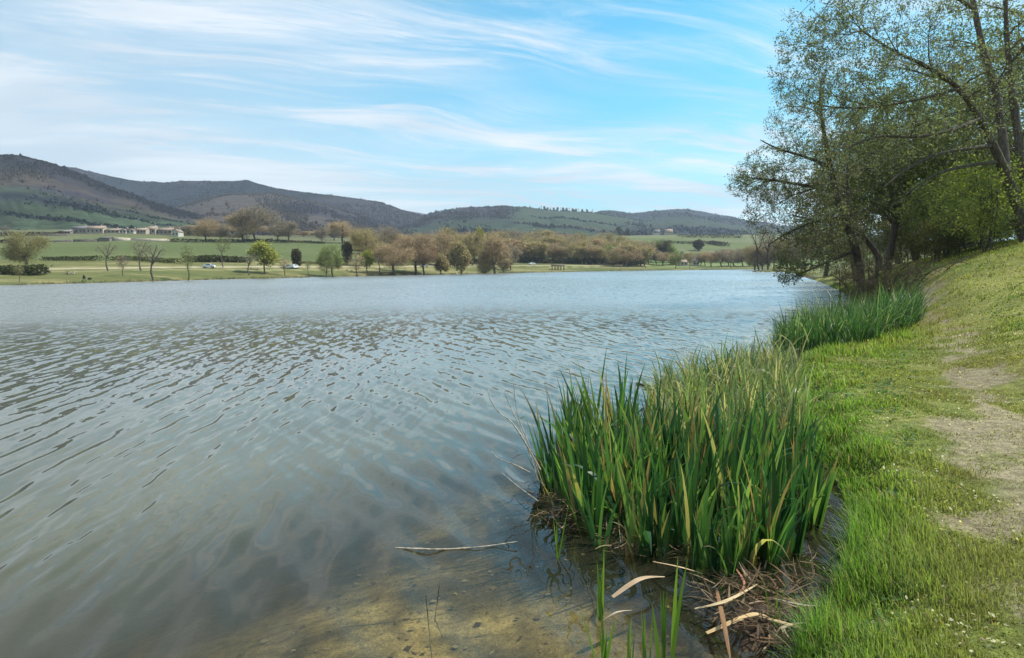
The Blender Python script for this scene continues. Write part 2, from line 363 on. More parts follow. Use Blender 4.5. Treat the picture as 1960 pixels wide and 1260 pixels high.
w = mesh_np('water', np.stack([X, Y, Zw], -1), grid_faces(nr, nc), m); w['kind'] = 'structure'

# ------------------------------------------------------------------ hills
def hillmat(name):
    m, k = mat_new(name); v = objco(k); a = k.new('ShaderNodeVertexColor', layer_name='Col').outputs[0]
    f1 = k.noise(v, .03, 6, .65); f2 = k.noise(v, .15, 4, .7)
    f = k.math('MULTIPLY', k.ramp(f1, .3, .7, .65, 1.35), k.ramp(f2, .3, .7, .7, 1.3))
    out(k, princ(k, k.mix(1.0, a, k.comb(f, f, f), 'MULTIPLY'), .95, .1, bump(k, f1, .6, 14))); return m
HM = hillmat('hill_mat')
WOOD = np.array([.019, .016, .023]); DARK = np.array([.006, .009, .016]); FIELD = np.array([.022, .033, .017]); TAN = np.array([.060, .046, .036])  # hill colours kept very dark: cloud shadow is put into them
woods = []
def hill(name, sky_, D, dfoot, yfoot, colf, seed, relief=.12, pxs=(-500, 2400), n=420, treeN=0, treeH=11, back=True):
    px = np.linspace(max(pxs[0], sky_[0][0]), min(pxs[1], sky_[-1][0]), n)
    sk = np.interp(px, [p[0] for p in sky_], [p[1] for p in sky_])+(fbm(px*.03, px*0+seed, seed, 3)-.5)*3
    fy = np.interp(px, [p[0] for p in yfoot], [p[1] for p in yfoot])
    s = np.concatenate([np.linspace(0, 1, 70), np.linspace(1.03, 1.5, 14)])
    SX, SS = np.meshgrid(px, s); SK = np.broadcast_to(sk, SX.shape); FY = np.broadcast_to(fy, SX.shape)
    dm = 1+.10*(fbm(px*.006, px*0, seed+5, 3)-.5)
    DD = dfoot+(D*dm-dfoot)*SS
    top = P(0, 0, 1)
    def PV(pxx, pyy, YY):
        rx = [_f[i]+_r[i]*((pxx-980)/FPX)+_u[i]*((630-pyy)/FPX) for i in range(3)]
        q = YY/rx[1]; return rx[0]*q, YY+0*rx[0], 2+rx[2]*q
    xc, yc, zc = PV(SX, SK, np.broadcast_to(D*dm, SX.shape)); xf, yf, zf = PV(SX, FY, np.full(SX.shape, float(dfoot)))
    zf = zf-6
    sc = np.minimum(SS, 1); shape = sc**1.15
    ridge = 1-np.abs(2*fbm(SX*.012+SS*.8, SS*1.3, seed+9, 4)-1)
    z = zf+(zc-zf)*(shape+relief*(ridge-.8)*np.sin(np.pi*np.clip(sc, 0, 1))**.8)
    z = np.where(SS > 1, zc-(zc-zf)*(SS-1)*1.2, z)
    x = xf+(xc-xf)*SS; y = yf+(yc-yf)*SS
    col, wood = colf(SX, sc, x, y)
    o = mesh_np(name, np.stack([x, y, z], -1), grid_faces(len(s), n), HM, None, col.reshape(-1, 3)); o['kind'] = 'structure'
    if treeN:     # random crowns where the hill is wooded
        rr = np.random.default_rng(seed); ii = rr.integers(0, 70, treeN*3); jj = rr.integers(0, n-1, treeN*3)
        ok = rr.random(treeN*3) < wood[ii, jj]*sstep(.35, .6, fbm(jj*.03, ii*.06, seed+3)); ii, jj = ii[ok][:treeN], jj[ok][:treeN]
        e = rr.integers(0, n-1, treeN//7); ii = np.concatenate([ii, np.full(len(e), 69)]); jj = np.concatenate([jj, e])
        fx = rr.random(len(jj)); jn = jj+1
        pos = np.stack([x[ii, jj]+(x[ii, jn]-x[ii, jj])*fx, y[ii, jj]+(rr.random(len(jj))-.5)*14, z[ii, jj]+(z[ii, jn]-z[ii, jj])*fx], -1)
        cc = col[ii, jj]*(rr.uniform(.88, 1.08, (len(jj), 1)))*1.0
        woods.append((pos, cc, treeH*rr.uniform(.5, 1.3, len(jj))*np.where(rr.random(len(jj)) < .04, 1.7, 1), name))
    return px, x, y, z
def c_left(SX, s, x, y):
    nz = fbm(x*.004, y*.004, 400); n2 = fbm(x*.012, y*.012, 410)
    c = lerp(np.broadcast_to(TAN*.82, SX.shape+(3,)), WOOD*1.25, sstep(.38, .62, n2))
    topm = sstep(.70, .86, s+.10*(nz-.5)); c = lerp(c, WOOD*.62, topm)
    low = sstep(.56, .44, s+.20*(nz-.5)); fld = lerp(np.broadcast_to(FIELD*.85, SX.shape+(3,)), FIELD*1.6, sstep(.48, .60, fbm(x*.006+3, y*.004, 420, 2)))
    c = lerp(c, fld, low); midd = sstep(.10, .0, np.abs(s-.42-.1*(nz-.5)))*sstep(330, 150, SX)
    c = lerp(c, DARK*1.5, midd*.85)
    rgt = sstep(160, 260, SX)*sstep(.74, .5, s); c = lerp(c, fld*1.25, rgt*.8)
    hed = sstep(.012, .004, np.abs(((s*5.5+SX*.0016+.3*nz) % 1)-.5)*.09)*(low+rgt > .5); c = lerp(c, DARK, hed*.9)
    w = np.clip(topm*.9+midd*.8+hed*.9+(1-np.clip(low+rgt, 0, 1))*.55, 0, 1); return c, w
def c_mid(SX, s, x, y):
    nz = fbm(x*.003, y*.0016, 430); c = lerp(np.broadcast_to(DARK*1.2, SX.shape+(3,)), WOOD*1.3, sstep(.44, .56, nz))
    c = lerp(c, WOOD*1.5, sstep(.88, .96, s)*sstep(320, 340, SX)*sstep(420, 380, SX)); return c, np.full(SX.shape, .95)
def c_spur(SX, s, x, y):
    nz = fbm(x*.005, y*.004, 440); c = lerp(np.broadcast_to(WOOD*1.5, SX.shape+(3,)), WOOD*.7, sstep(.45, .58, nz))
    c = lerp(c, TAN*1.0, sstep(.5, .60, fbm(x*.003+5, y*.0015, 450))*.8); c = lerp(c, DARK, sstep(.35, .2, s)*sstep(.5, .56, nz)*.9); return c, np.full(SX.shape, .6)
def c_ctr(SX, s, x, y):
    nz = fbm(x*.0025, y*.0025, 460); c = lerp(np.broadcast_to(WOOD*.8, SX.shape+(3,)), DARK*1.5, sstep(.4, .6, nz))
    fm = sstep(975, 1010, SX+40*(1-s))*sstep(1260, 1190, SX+60*(1-s)); c = lerp(c, FIELD*1.45, fm*.95)
    f2 = sstep(.22, .14, np.abs(s-.45))*sstep(.45, .55, nz)*(1-fm); c = lerp(c, FIELD*1.2, f2*.8)
    bands = sstep(.14, .08, np.abs(((s*4+SX*.004+nz) % 1)-.5))*fm*(s < .75); c = lerp(c, DARK*1.2, bands*.85)
    tn = sstep(.08, .02, np.abs(((s*4+SX*.004+nz) % 1)-.68))*fm*(s < .5); c = lerp(c, TAN, tn*.7)
    return c, np.clip(.9-fm-f2*.8+bands, 0, 1)
def c_rgt(SX, s, x, y):
    nz = fbm(x*.0022, y*.0022, 470); c = lerp(np.broadcast_to(DARK*1.6, SX.shape+(3,)), WOOD*.8, sstep(.4, .65, nz))
    f = sstep(.54, .60, fbm(x*.003, y*.0015, 480))*sstep(.75, .5, s); c = lerp(c, FIELD*1.2, f*.8); return c, .9*(1-f)
def c_far(SX, s, x, y): return np.broadcast_to(WOOD, SX.shape+(3,)).copy(), np.zeros(SX.shape)
FT = [(-600, 440), (400, 440), (800, 452), (1200, 455), (2400, 455)]
hill('hill_far', [(650, 420), (700, 408), (780, 404), (812, 410), (870, 420), (1000, 435)], 4300, 3500, FT, c_far, 1, .05, treeN=0)
hill('hill_right', [(1000, 428), (1080, 418), (1120, 413), (1145, 407), (1160, 403.5), (1195, 406.5), (1200, 409), (1225, 408.5), (1250, 405), (1300, 401.5), (1320, 402), (1360, 409), (1440, 424), (1520, 436), (1600, 447), (1800, 460), (2400, 470)], 2500, 1000, FT, c_rgt, 12, .13, treeN=9000, treeH=3.6)
hill('hill_centre', [(690, 446), (740, 432), (800, 416), (830, 408), (875, 399.5), (940, 397.5), (960, 395), (1000, 397), (1050, 402.5), (1130, 407.5), (1180, 415), (1240, 425), (1300, 433), (1450, 447)], 1900, 900, FT, c_ctr, 23, .12, treeN=6500, treeH=3.6)
hill('hill_middle', [(60, 340), (100, 323), (142, 322), (200, 336), (250, 346), (310, 351), (345, 348), (400, 347), (462, 348), (470, 346), (482, 349), (530, 361), (600, 370), (700, 383), (735, 389), (770, 403), (800, 411), (850, 424), (950, 446)], 1900, 1250, FT, c_mid, 34, .12, treeN=14000, treeH=2.6)
hill('hill_spur', [(250, 432), (300, 412), (380, 385), (440, 373), (520, 371), (600, 388), (700, 416), (760, 436), (820, 450)], 1500, 800, FT, c_spur, 45, .12, treeN=8000, treeH=3.6)
hill('hill_left', [(-500, 330), (-200, 302), (-60, 298), (0, 298), (35, 299), (90, 311), (128, 323), (180, 346), (240, 369), (300, 391), (370, 409), (430, 426), (520, 452)], 1150, 620, FT, c_left, 56, .10, treeN=12000, treeH=2.6)

_ico = None
def blob_mesh(name, pos, col, H, asp=.8, mat=None, seed=0, jag=.25):
    """many rough crowns in one mesh"""
    rr = np.random.default_rng(seed); n = len(pos); nl, ns = 4, 7
    th = np.linspace(0, 2*np.pi, ns, endpoint=False); zl = np.array([.05, .35, .7, 1.0]); rl = np.array([.35, .5, .38, .06])
    V = np.zeros((n, nl, ns, 3)); j = rr.uniform(1-jag, 1+jag, (n, nl, ns)); a0 = rr.random((n, 1))*6
    for i in range(nl):
        V[:, i, :, 0] = np.cos(th+a0)*rl[i]*j[:, i]; V[:, i, :, 1] = np.sin(th+a0)*rl[i]*j[:, i]; V[:, i, :, 2] = zl[i]*(1+.1*(j[:, i]-1))
    V[..., :2] *= asp; V *= H[:, None, None, None]; V += pos[:, None, None, :]
    i = np.arange(n)[:, None, None]*nl*ns+np.arange(nl-1)[None, :, None]*ns; c = np.arange(ns)[None, None]; c2 = (c+1) % ns
    F = np.stack([i+c, i+c2, i+c2+ns, i+c+ns], -1).reshape(-1, 4)
    return mesh_np(name, V, F, mat, None, np.repeat(col, nl*ns, 0), smooth=True)
WM = leafmat('far_wood_mat', trans=.1, rough=.9, spec=.05)
for i, (pos, cc, H, nm) in enumerate(woods):
    o = blob_mesh('woodland', pos-np.array([0, 0, 1.0]), cc, H, .9, WM, i); o['kind'] = 'stuff'
# ------------------------------------------------------------------ plants: generators
def strips(base, head, length, lean, bend, width, seg=6, fold=0., tipw=.02, roll=None, prof=None, droop=None):
    """flat blades: base (n,3), head angle, lean (rad from vertical), bend (extra rad to tip) -> verts, faces"""
    n = len(base); s = np.linspace(0, 1, seg+1)
    ang = lean[:, None]+bend[:, None]*s[None]**1.8
    dl = length[:, None]/seg
    hx = np.concatenate([np.zeros((n, 1)), np.cumsum(np.sin(ang[:, :-1])*dl, 1)], 1); hz = np.concatenate([np.zeros((n, 1)), np.cumsum(np.cos(ang[:, :-1])*dl, 1)], 1)
    c, sn = np.cos(head)[:, None], np.sin(head)[:, None]
    ctr = np.stack([base[:, 0:1]+hx*c, base[:, 1:2]+hx*sn, base[:, 2:3]+hz], -1)
    rl = head+np.pi/2 if roll is None else roll
    w = (prof(s) if prof is not None else (1-s**2.2)*(.65+.35*np.minimum(1, s*4))+tipw)[None]*width[:, None]/2
    off = np.stack([np.cos(rl)[:, None]*w, np.sin(rl)[:, None]*w, 0*w], -1)
    V = np.stack([ctr-off, ctr+off], 2)          # n, seg+1, 2, 3
    i = np.arange(n)[:, None]*(seg+1)*2+np.arange(seg)[None]*2
    F = np.stack([i, i+1, i+3, i+2], -1).reshape(-1, 4)
    return V.reshape(-1, 3), F, (seg+1)*2
def sample_poly(poly, n, rr):
    poly = np.array(poly); lo, hi = poly.min(0), poly.max(0); o = np.zeros((0, 2))
    while len(o) < n:
        q = rr.uniform(lo, hi, (n*2, 2)); o = np.concatenate([o, q[inside(q[:, 0], q[:, 1], poly)]])
    return o[:n]
def tubes(C, Rd, sides):
    """C (n,k,3) centre lines, Rd (n,k) radii"""
    n, kk, _ = C.shape; T = np.gradient(C, axis=1); T /= np.linalg.norm(T, axis=2, keepdims=True)+1e-9
    ref = np.where(np.abs(T[..., 2:3]) > .9, np.array([1., 0, 0]), np.array([0, 0, 1.]))
    U = np.cross(T, ref); U /= np.linalg.norm(U, axis=2, keepdims=True)+1e-9; Wv = np.cross(T, U)
    th = np.linspace(0, 2*np.pi, sides, endpoint=False)
    V = C[:, :, None]+Rd[..., None, None]*(np.cos(th)[:, None]*U[:, :, None]+np.sin(th)[:, None]*Wv[:, :, None])
    i = np.arange(n)[:, None, None]*kk*sides+np.arange(kk-1)[None, :, None]*sides; c = np.arange(sides)[None, None]; c2 = (c+1) % sides
    return V.reshape(-1, 3), np.stack([i+c, i+c2, i+c2+sides, i+c+sides], -1).reshape(-1, 4)
class Mesh:
    def __init__(s): s.V = []; s.F = []; s.C = []; s.n = 0
    def add(s, V, F, col=None):
        V = np.asarray(V, float).reshape(-1, 3); s.V.append(V); s.F.append(np.asarray(F)+s.n); s.n += len(V)
        s.C.append(np.broadcast_to(np.array(col if col is not None else (1, 1, 1), float), (len(V), 3)))
    def build(s, name, mat, parent=None, smooth=True): return mesh_np(name, np.concatenate(s.V), s.F, mat, parent, np.concatenate(s.C), smooth)

def grow(trunks, sampler, ns, rr, leaf=None, droop=(0, 0, 0), jit=.06, rk=(1., .55, .4), tipr=.006, sides=(8, 5, 4, 3), up=.25, shrink=.9, levelk=(9, 8, 6, 5), anglew=.8):
    """trunks: list of (points, radii).  sampler(n) -> target points.  Each level reaches from the skeleton to new targets."""
    mm = Mesh(); N = []; D = []; RA = []
    for pts, rad in trunks:
        pts = np.array(pts, float); rad = np.array(rad, float); m = 26; u = np.linspace(0, len(pts)-1, m)
        # smooth interpolation
        i0 = np.clip(u.astype(int), 0, len(pts)-2); f = u-i0
        g = lambda i: pts[np.clip(i, 0, len(pts)-1)]
        f_ = f[:, None]; c = .5*((2*g(i0))+(-g(i0-1)+g(i0+1))*f_+(2*g(i0-1)-5*g(i0)+4*g(i0+1)-g(i0+2))*f_**2+(-g(i0-1)+3*g(i0)-3*g(i0+1)+g(i0+2))*f_**3)
        r_ = np.interp(u, np.arange(len(rad)), rad)
        V, F = tubes(c[None], r_[None]*(1+.06*rr.normal(size=(1, m))), 10); mm.add(V, F)
        t_ = np.gradient(c, axis=0); t_ /= np.linalg.norm(t_, axis=1, keepdims=True); k0 = 5
        N.append(c[k0:]); D.append(t_[k0:]); RA.append(r_[k0:])
    last = None
    for L, n in enumerate(ns):
        T = sampler(n); nodes = np.concatenate(N); dirs = np.concatenate(D); ra = np.concatenate(RA)
        best = np.zeros(n, int)
        for a in range(0, n, 400):
            dv = T[a:a+400, None]-nodes[None]; ds = np.linalg.norm(dv, axis=2)+1e-6
            ca = (dv*dirs[None]).sum(2)/ds; cost = ds*(1+anglew*(1-np.clip(ca, -1, .85)))+.15*np.maximum(0, nodes[None, :, 2]-T[a:a+400, None, 2])
            best[a:a+400] = cost.argmin(1)
        p0 = nodes[best]; d0 = dirs[best]; r0 = ra[best]; v = T-p0; ln = np.linalg.norm(v, axis=1, keepdims=True)
        kk = levelk[L]; u = np.linspace(0, 1, kk)[None, :, None]
        p1 = p0+(d0*.55+v/ln*.6)*ln*.38; p2 = T-v*.28+np.array([0, 0, 1.])*ln*up*.35
        c = (1-u)**3*p0[:, None]+3*(1-u)**2*u*p1[:, None]+3*(1-u)*u*u*p2[:, None]+u**3*T[:, None]
        c = c+rr.normal(size=c.shape)*jit*(ln[:, :, None]/(kk))*np.sin(np.pi*u)
        if droop[L]: c[..., 2] -= droop[L]*ln*u[0, :, 0]**2
        rb = np.minimum(r0*.75, rk[L]*.013*ln[:, 0]+tipr); rb = np.maximum(rb, tipr)
        rad = rb[:, None]+(tipr*.7-rb[:, None])*np.linspace(0, 1, kk)[None]**shrink
        V, F = tubes(c, rad, sides[L+1] if L+1 < len(sides) else 3); mm.add(V, F)
        t_ = np.gradient(c, axis=1); t_ /= np.linalg.norm(t_, axis=2, keepdims=True)+1e-9
        N.append(c[:, 1:].reshape(-1, 3)); D.append(t_[:, 1:].reshape(-1, 3)); RA.append(rad[:, 1:].ravel()); last = c
    return mm, last
def leaves_at(c, per, size, rr, colA, colB, spread=.12, startu=.25, asp=.55, droop=0.):
    """rhombic leaves along curves c (n,k,3)"""
    n, kk, _ = c.shape; u = rr.uniform(startu, 1, (n, per))*(kk-1); i = np.minimum(u.astype(int), kk-2); f = (u-i)[..., None]
    ii = np.arange(n)[:, None]; p = (c[ii, i]*(1-f)+c[ii, i+1]*f).reshape(-1, 3); m = len(p)
    d = rr.normal(size=(m, 3)); d /= np.linalg.norm(d, axis=1, keepdims=True); d[:, 2] -= droop
    p = p+d*spread*rr.random((m, 1)); s = rr.normal(size=(m, 3)); s -= (s*d).sum(1, keepdims=True)*d; s /= np.linalg.norm(s, axis=1, keepdims=True)+1e-9
    sz = size*rr.uniform(.55, 1.25, (m, 1))
    V = np.stack([p, p+d*sz*.5+s*sz*asp*.5, p+d*sz, p+d*sz*.5-s*sz*asp*.5], 1)
    k_ = rr.random((m, 1)); col = np.array(colA)*(1-k_)+np.array(colB)*k_; col = col*rr.uniform(.75, 1.25, (m, 1))
    return V.reshape(-1, 3), np.arange(m*4).reshape(-1, 4), np.repeat(col, 4, 0)
def ell(parts, rr, hollow=.35):
    """sampler over ellipsoids (centre, radii, weight)"""
    w = np.array([q[2] for q in parts], float); w /= w.sum()
    def f(n):
        ch = rr.choice(len(parts), n, p=w); d = rr.normal(size=(n, 3)); d /= np.linalg.norm(d, axis=1, keepdims=True)
        r_ = rr.uniform(hollow**3, 1, (n, 1))**(1/3); c = np.array([parts[i][0] for i in ch]); q = np.array([parts[i][1] for i in ch])
        return c+d*r_*q
    return f

def barkmat(name, c, scale=8):
    m, k = mat_new(name); v = objco(k); n = k.noise(k.mapping(v, sc=(1, 1, .25)), scale, 6, .7)
    out(k, princ(k, k.mix(k.ramp(n, .3, .7), rgba([x*.55 for x in c]), rgba([x*1.5 for x in c])), .95, .15, bump(k, n, .9, .03))); return m
BARK = barkmat('bark_mat', (.105, .088, .070)); BARK_PALE = barkmat('pale_bark_mat', (.17, .15, .12)); TWIG = barkmat('twig_mat', (.10, .072, .05))
LEAF = leafmat('leaf_mat', trans=.42, rough=.6, spec=.3)
BLADE = leafmat('blade_mat', trans=.45, rough=.45, spec=.4)
GRASSM = leafmat('grass_mat', trans=.40, rough=.6, spec=.2)
DRY = leafmat('dry_reed_mat', trans=.15, rough=.8, spec=.2, tint=(1, .9, .7))

# ------------------------------------------------------------------ iris and reed beds
def iris_bed(name, poly, n, hgt, wid, palette, label, cat, seed, fan=6, leanm=.10, bendm=.25, droopy=.1, z0=None, seg=7, hx=lambda b: 1.):
    rr = np.random.default_rng(seed); nf = n//fan; q = sample_poly(poly, nf, rr)
    sdq = sdist(q[:, 0], q[:, 1]); zg = np.maximum(ground_z(q[:, 0], q[:, 1], sdq), -.12)
    b = np.repeat(np.stack([q[:, 0], q[:, 1], zg], -1), fan, 0); hd = np.repeat(rr.uniform(0, np.pi*2, nf), fan)
    pos = np.tile(np.linspace(-1, 1, fan), nf); sgn = np.where(pos >= 0, 1, -1)
    b[:, 0] += np.cos(hd)*pos*.035+rr.normal(size=nf*fan)*.012; b[:, 1] += np.sin(hd)*pos*.035+rr.normal(size=nf*fan)*.012
    lean = np.abs(pos)*leanm+np.abs(rr.normal(size=nf*fan))*leanm*.7
    big = fbm(b[:, 0]*1.2, b[:, 1]*1.2, seed+50)
    ln = hgt*(1.05-.35*np.abs(pos)**1.5)*rr.uniform(.55, 1.12, nf*fan)*(.72+.55*big)*hx(b)
    ln = ln*np.repeat(rr.uniform(.68, 1.15, nf), fan)
    bend = np.abs(rr.normal(size=nf*fan))*bendm; br = rr.random(nf*fan) < droopy; bend[br] += rr.uniform(1.0, 2.4, br.sum())
    head = np.where(sgn > 0, hd, hd+np.pi)+rr.normal(size=nf*fan)*.25
    ctr_ = np.array(poly).mean(0); ov = b[:, :2]-ctr_; oa = np.arctan2(ov[:, 1], ov[:, 0]); om = rr.random(nf*fan) < .35
    head = np.where(om, oa+rr.normal(size=nf*fan)*.5, head); lean = lean+om*rr.random(nf*fan)*.20
    w = wid*rr.uniform(.55, 1.25, nf*fan)*(ln/hgt)**.5
    V, F, per = strips(b, head, ln, lean, bend, w, seg, roll=hd+np.pi/2*0+rr.normal(size=nf*fan)*.45)
    pal = np.array([p[:3] for p in palette]); pw = np.array([p[3] for p in palette], float); pw /= pw.sum()
    col = pal[np.where(rr.random(nf*fan) < .6, np.repeat(rr.choice(len(pal), nf, p=pw), fan), rr.choice(len(pal), nf*fan, p=pw))]*rr.uniform(.5, 1.45, (nf*fan, 1))
    # brown tips on some, pale base
    cc = np.repeat(col, per, 0).reshape(nf*fan, per//2, 2, 3); tipm = rr.random(nf*fan) < .07
    cc[tipm, -2:] = np.array([.22, .15, .07]); cc[:, 0] = cc[:, 0]*.6+np.array([.09, .06, .03])*.4
    o = mesh_np(name, V, F, BLADE, None, cc.reshape(-1, 3)); return tag(o, label, cat)
G1 = (.030, .088, .032, 6); G2 = (.075, .165, .042, 4); G3 = (.16, .25, .07, 3); YEL = (.30, .27, .10, 1); STRAW = (.36, .29, .17, 1)
PA = [(.28, 6.3), (.32, 5.5), (.55, 4.85), (.92, 4.5), (1.32, 4.33), (1.8, 4.38), (2.15, 4.75), (2.5, 5.5), (2.85, 6.4), (3.15, 7.2), (2.4, 7.3), (1.9, 7.4), (1.2, 8.0), (.5, 7.8)]
PB = [(1.75, 7.9), (2.1, 7.5), (3.3, 7.3), (3.7, 8.4), (4.1, 9.6), (4.9, 11.4), (5.5, 13.0), (5.4, 14.2), (4.7, 14.3), (3.6, 13.0), (2.6, 11.8), (2.05, 10.0)]
PC = [(6.1, 14.9), (7.2, 14.7), (8.6, 15.9), (10, 17.4), (12.3, 20.3), (13, 22.5), (11.5, 23), (9.5, 21), (7.3, 17.8), (6.1, 16.1)]
iris_bed('iris_clump', PA, 2000, .90, .052, [G1, G2, G3, (.34, .30, .13, .8), (.24, .16, .08, .6)], 'large dark green clump of sword leaved iris standing in the shallows nearest the camera', 'iris clump', 1, leanm=.12, bendm=.28, droopy=.09, hx=lambda b: 1.04-.10*np.maximum(b[:, 0]-.6, 0))
iris_bed('reed_clump', PB, 2700, .84, .028, [(.10, .17, .06, 5), (.19, .25, .10, 4), (.34, .34, .19, 3), (.42, .36, .24, 2)], 'yellowing clump of drooping reeds behind the dark green iris', 'reed clump', 2, leanm=.18, bendm=.6, droopy=.42)
iris_bed('reed_clump', PC, 7000, 1.2, .032, [G1, (.065, .14, .05, 4), (.15, .22, .10, 3), (.28, .32, .19, 1)], 'dark green reed bed with arching tips along the bank below the bare bush', 'reed clump', 3, leanm=.15, bendm=.6, droopy=.5, seg=6)
iris_bed('reed_clump', [(5.0, 13.9), (5.6, 13.6), (6.0, 14.5), (5.9, 15.2), (5.2, 15.2)], 130, .50, .02, [STRAW, (.30, .26, .20, 2), (.10, .14, .05, 1)], 'small pale straw coloured reed tuft between the two reed beds', 'reed clump', 4, leanm=.25, bendm=.4, droopy=.2)
# dead matted leaves round the foot of the big clump
def litter(name, poly, n, L, z, cols, seed, zvar=.06, label=None, cat=None, kind=None, wid=.008, mat=None, upl=.35):
    rr = np.random.default_rng(seed); q = sample_poly(poly, n, rr); b = np.stack([q[:, 0], q[:, 1], z+rr.random(n)*zvar], -1)
    lean = np.pi/2-rr.random(n)*upl; V, F, per = strips(b, rr.uniform(0, 6.28, n), L*rr.uniform(.4, 1.3, n), lean, rr.normal(size=n)*.9, wid*rr.uniform(.5, 1.5, n), 4, tipw=.3, roll=rr.uniform(0, 6.28, n))
    col = np.array(cols)[rr.choice(len(cols), n)]*rr.uniform(.6, 1.3, (n, 1)); o = mesh_np(name, V, F, mat or DRY, None, np.repeat(col, per, 0)); return tag(o, label, cat, None, kind)
BR = [(.07, .045, .022), (.13, .085, .045), (.035, .022, .013), (.24, .18, .10)]
litter('dead_reed_litter', [(.05, 6.2), (.2, 5.2), (.6, 4.65), (1.0, 4.5), (1.3, 4.6), (.9, 5.4), (.6, 6.2)], 420, .20, .0, BR, 5, kind='stuff')
litter('dead_reed_litter', [(1.0, 4.0), (1.1, 3.5), (1.35, 3.1), (2.1, 4.0), (2.5, 4.7), (1.9, 4.5), (1.3, 4.4)], 190, .13, .0, BR, 6, kind='stuff', zvar=.05)
litter('dead_reed_litter', [(1.1, 3.9), (1.15, 3.55), (1.35, 3.2), (1.7, 3.6), (1.9, 4.1), (1.4, 4.15)], 300, .20, .02, [(.11, .070, .035), (.24, .17, .10), (.04, .028, .016), (.14, .08, .04), (.08, .05, .03)], 7, kind='stuff', zvar=.10)

# mud hump under the litter
mu = Mesh(); a = np.linspace(0, 2*np.pi, 40, endpoint=False); rr = np.random.default_rng(12)
rs = np.linspace(.02, 1, 10); TX, TR = np.meshgrid(a, rs); wv_ = 1+.22*np.sin(TX*3+1)+.12*np.sin(TX*7)
mx_, my_ = 1.42+TR*wv_*(.40*np.cos(TX)+.12*np.sin(TX)), 3.72+TR*wv_*(.46*np.sin(TX)+.2*np.cos(TX))
mz_ = -.14+.19*(1-TR**2.2)+.04*(fbm(mx_*7, my_*7, 88)-.5); i = np.arange(9)[:, None]*40+np.arange(40)[None]; j = np.arange(9)[:, None]*40+(np.arange(40)[None]+1) % 40
MUD = plain('mud_mat', (.040, .024, .012), .75, .25, .6, 14, .9)
o = mesh_np('mud_bank', np.stack([mx_, my_, mz_], -1), np.stack([i, j, j+40, i+40], -1).reshape(-1, 4), MUD); o['kind'] = 'structure'

# single shoots and stalks
def curve_pts(pts, m=12):
    pts = np.array(pts, float); u = np.linspace(0, len(pts)-1, m); i0 = np.clip(u.astype(int), 0, len(pts)-2); f_ = (u-i0)[:, None]
    g = lambda i: pts[np.clip(i, 0, len(pts)-1)]
    return .5*((2*g(i0))+(-g(i0-1)+g(i0+1))*f_+(2*g(i0-1)-5*g(i0)+4*g(i0+1)-g(i0+2))*f_**2+(-g(i0-1)+3*g(i0)-3*g(i0+1)+g(i0+2))*f_**3)
def stalk(name, pts, r0, r1, mat, label, cat, group=None, knots=0, sides=6):
    c = curve_pts(pts, 16); rr = np.random.default_rng(int(abs(c[0, 0])*1000)); rad = np.linspace(r0, r1, 16)*(1+.12*rr.normal(size=16))
    if knots: rad[3::5] *= 1.35
    V, F = tubes(c[None], rad[None], sides); return tag(mesh_np(name, V, F, mat, None, np.full((len(V), 3), 1.)), label, cat, group)
def flat(name, pts, w, col, label, cat, group=None, mat=None):
    c = curve_pts(pts, 12); t_ = np.gradient(c, axis=0); s_ = np.cross(t_, [0, 0, 1.]); s_ /= np.linalg.norm(s_, axis=1, keepdims=True)+1e-9
    u = np.linspace(0, 1, 12); ww = (w*(.6+.4*np.sin(np.pi*u))*(1-.6*u**3)/2)[:, None]; up = np.array([0, 0, .25])*ww
    V = np.concatenate([c-s_*ww, c+up*1.2, c+s_*ww]); i = np.arange(11); F = np.concatenate([np.stack([i, i+1, i+13, i+12], -1), np.stack([i+12, i+13, i+25, i+24], -1)])
    rr = np.random.default_rng(int(abs(c[0, 0])*1e4) % 9999); cc = np.array(col)*rr.uniform(.8, 1.2, (36, 1))
    return tag(mesh_np(name, V, F, mat or DRY, None, cc), label, cat, group)
STICK = plain('stick_mat', (.34, .29, .22), .8, .2, .4, 30); DARKST = plain('dark_stalk_mat', (.06, .06, .03), .7, .3, .4, 30)
pz = lambda x, y, z=0: PZ(x, y, z)
stalk('floating_stick', [pz(757, 1049, .006), pz(840, 1052, .004), pz(920, 1047, .01), pz(990, 1037, .02)], .007, .004, STICK, 'long thin pale stick floating on the water left of the iris', 'stick', knots=1)
def shoot(name, px, py, h, n, spread, label, w=.020, seed=0, cat='reed shoot', group='young green shoots standing in the shallows', cols=((.09, .18, .03), (.16, .24, .05))):
    b0 = PZ(px, py, -.03); rr = np.random.default_rng(seed); b = b0+rr.normal(size=(n, 3))*[.012, .012, 0]
    ln = h*rr.uniform(.55, 1, n); ln[0] = h; V, F, per = strips(b, rr.uniform(0, 6.28, n), ln, np.abs(rr.normal(size=n))*spread, rr.random(n)*spread, w*rr.uniform(.6, 1.1, n), 7, roll=rr.normal(size=n)*.5)
    k_ = rr.random((n, 1)); c = np.array(cols[0])*(1-k_)+np.array(cols[1])*k_
    return tag(mesh_np(name, V, F, BLADE, None, np.repeat(c, per, 0)), label, cat, group)
shoot('reed_shoot', 1152, 1190, .50, 5, .09, 'tall bright green shoot left of the dry stalk heap', seed=1, w=.024)
shoot('reed_shoot', 1158, 1290, .38, 5, .12, 'low green shoot at the lower edge below the tall left shoot', seed=2)
shoot('reed_shoot', 1272, 1275, .62, 6, .13, 'tallest green shoot in front of the dry stalk heap', seed=3, w=.024)
shoot('reed_shoot', 1205, 1285, .30, 4, .08, 'short thin shoot between the two tall green shoots', seed=4, w=.014)
shoot('reed_shoot', 1236, 1290, .34, 4, .06, 'narrow upright shoot just left of the tallest shoot', seed=5, w=.014)
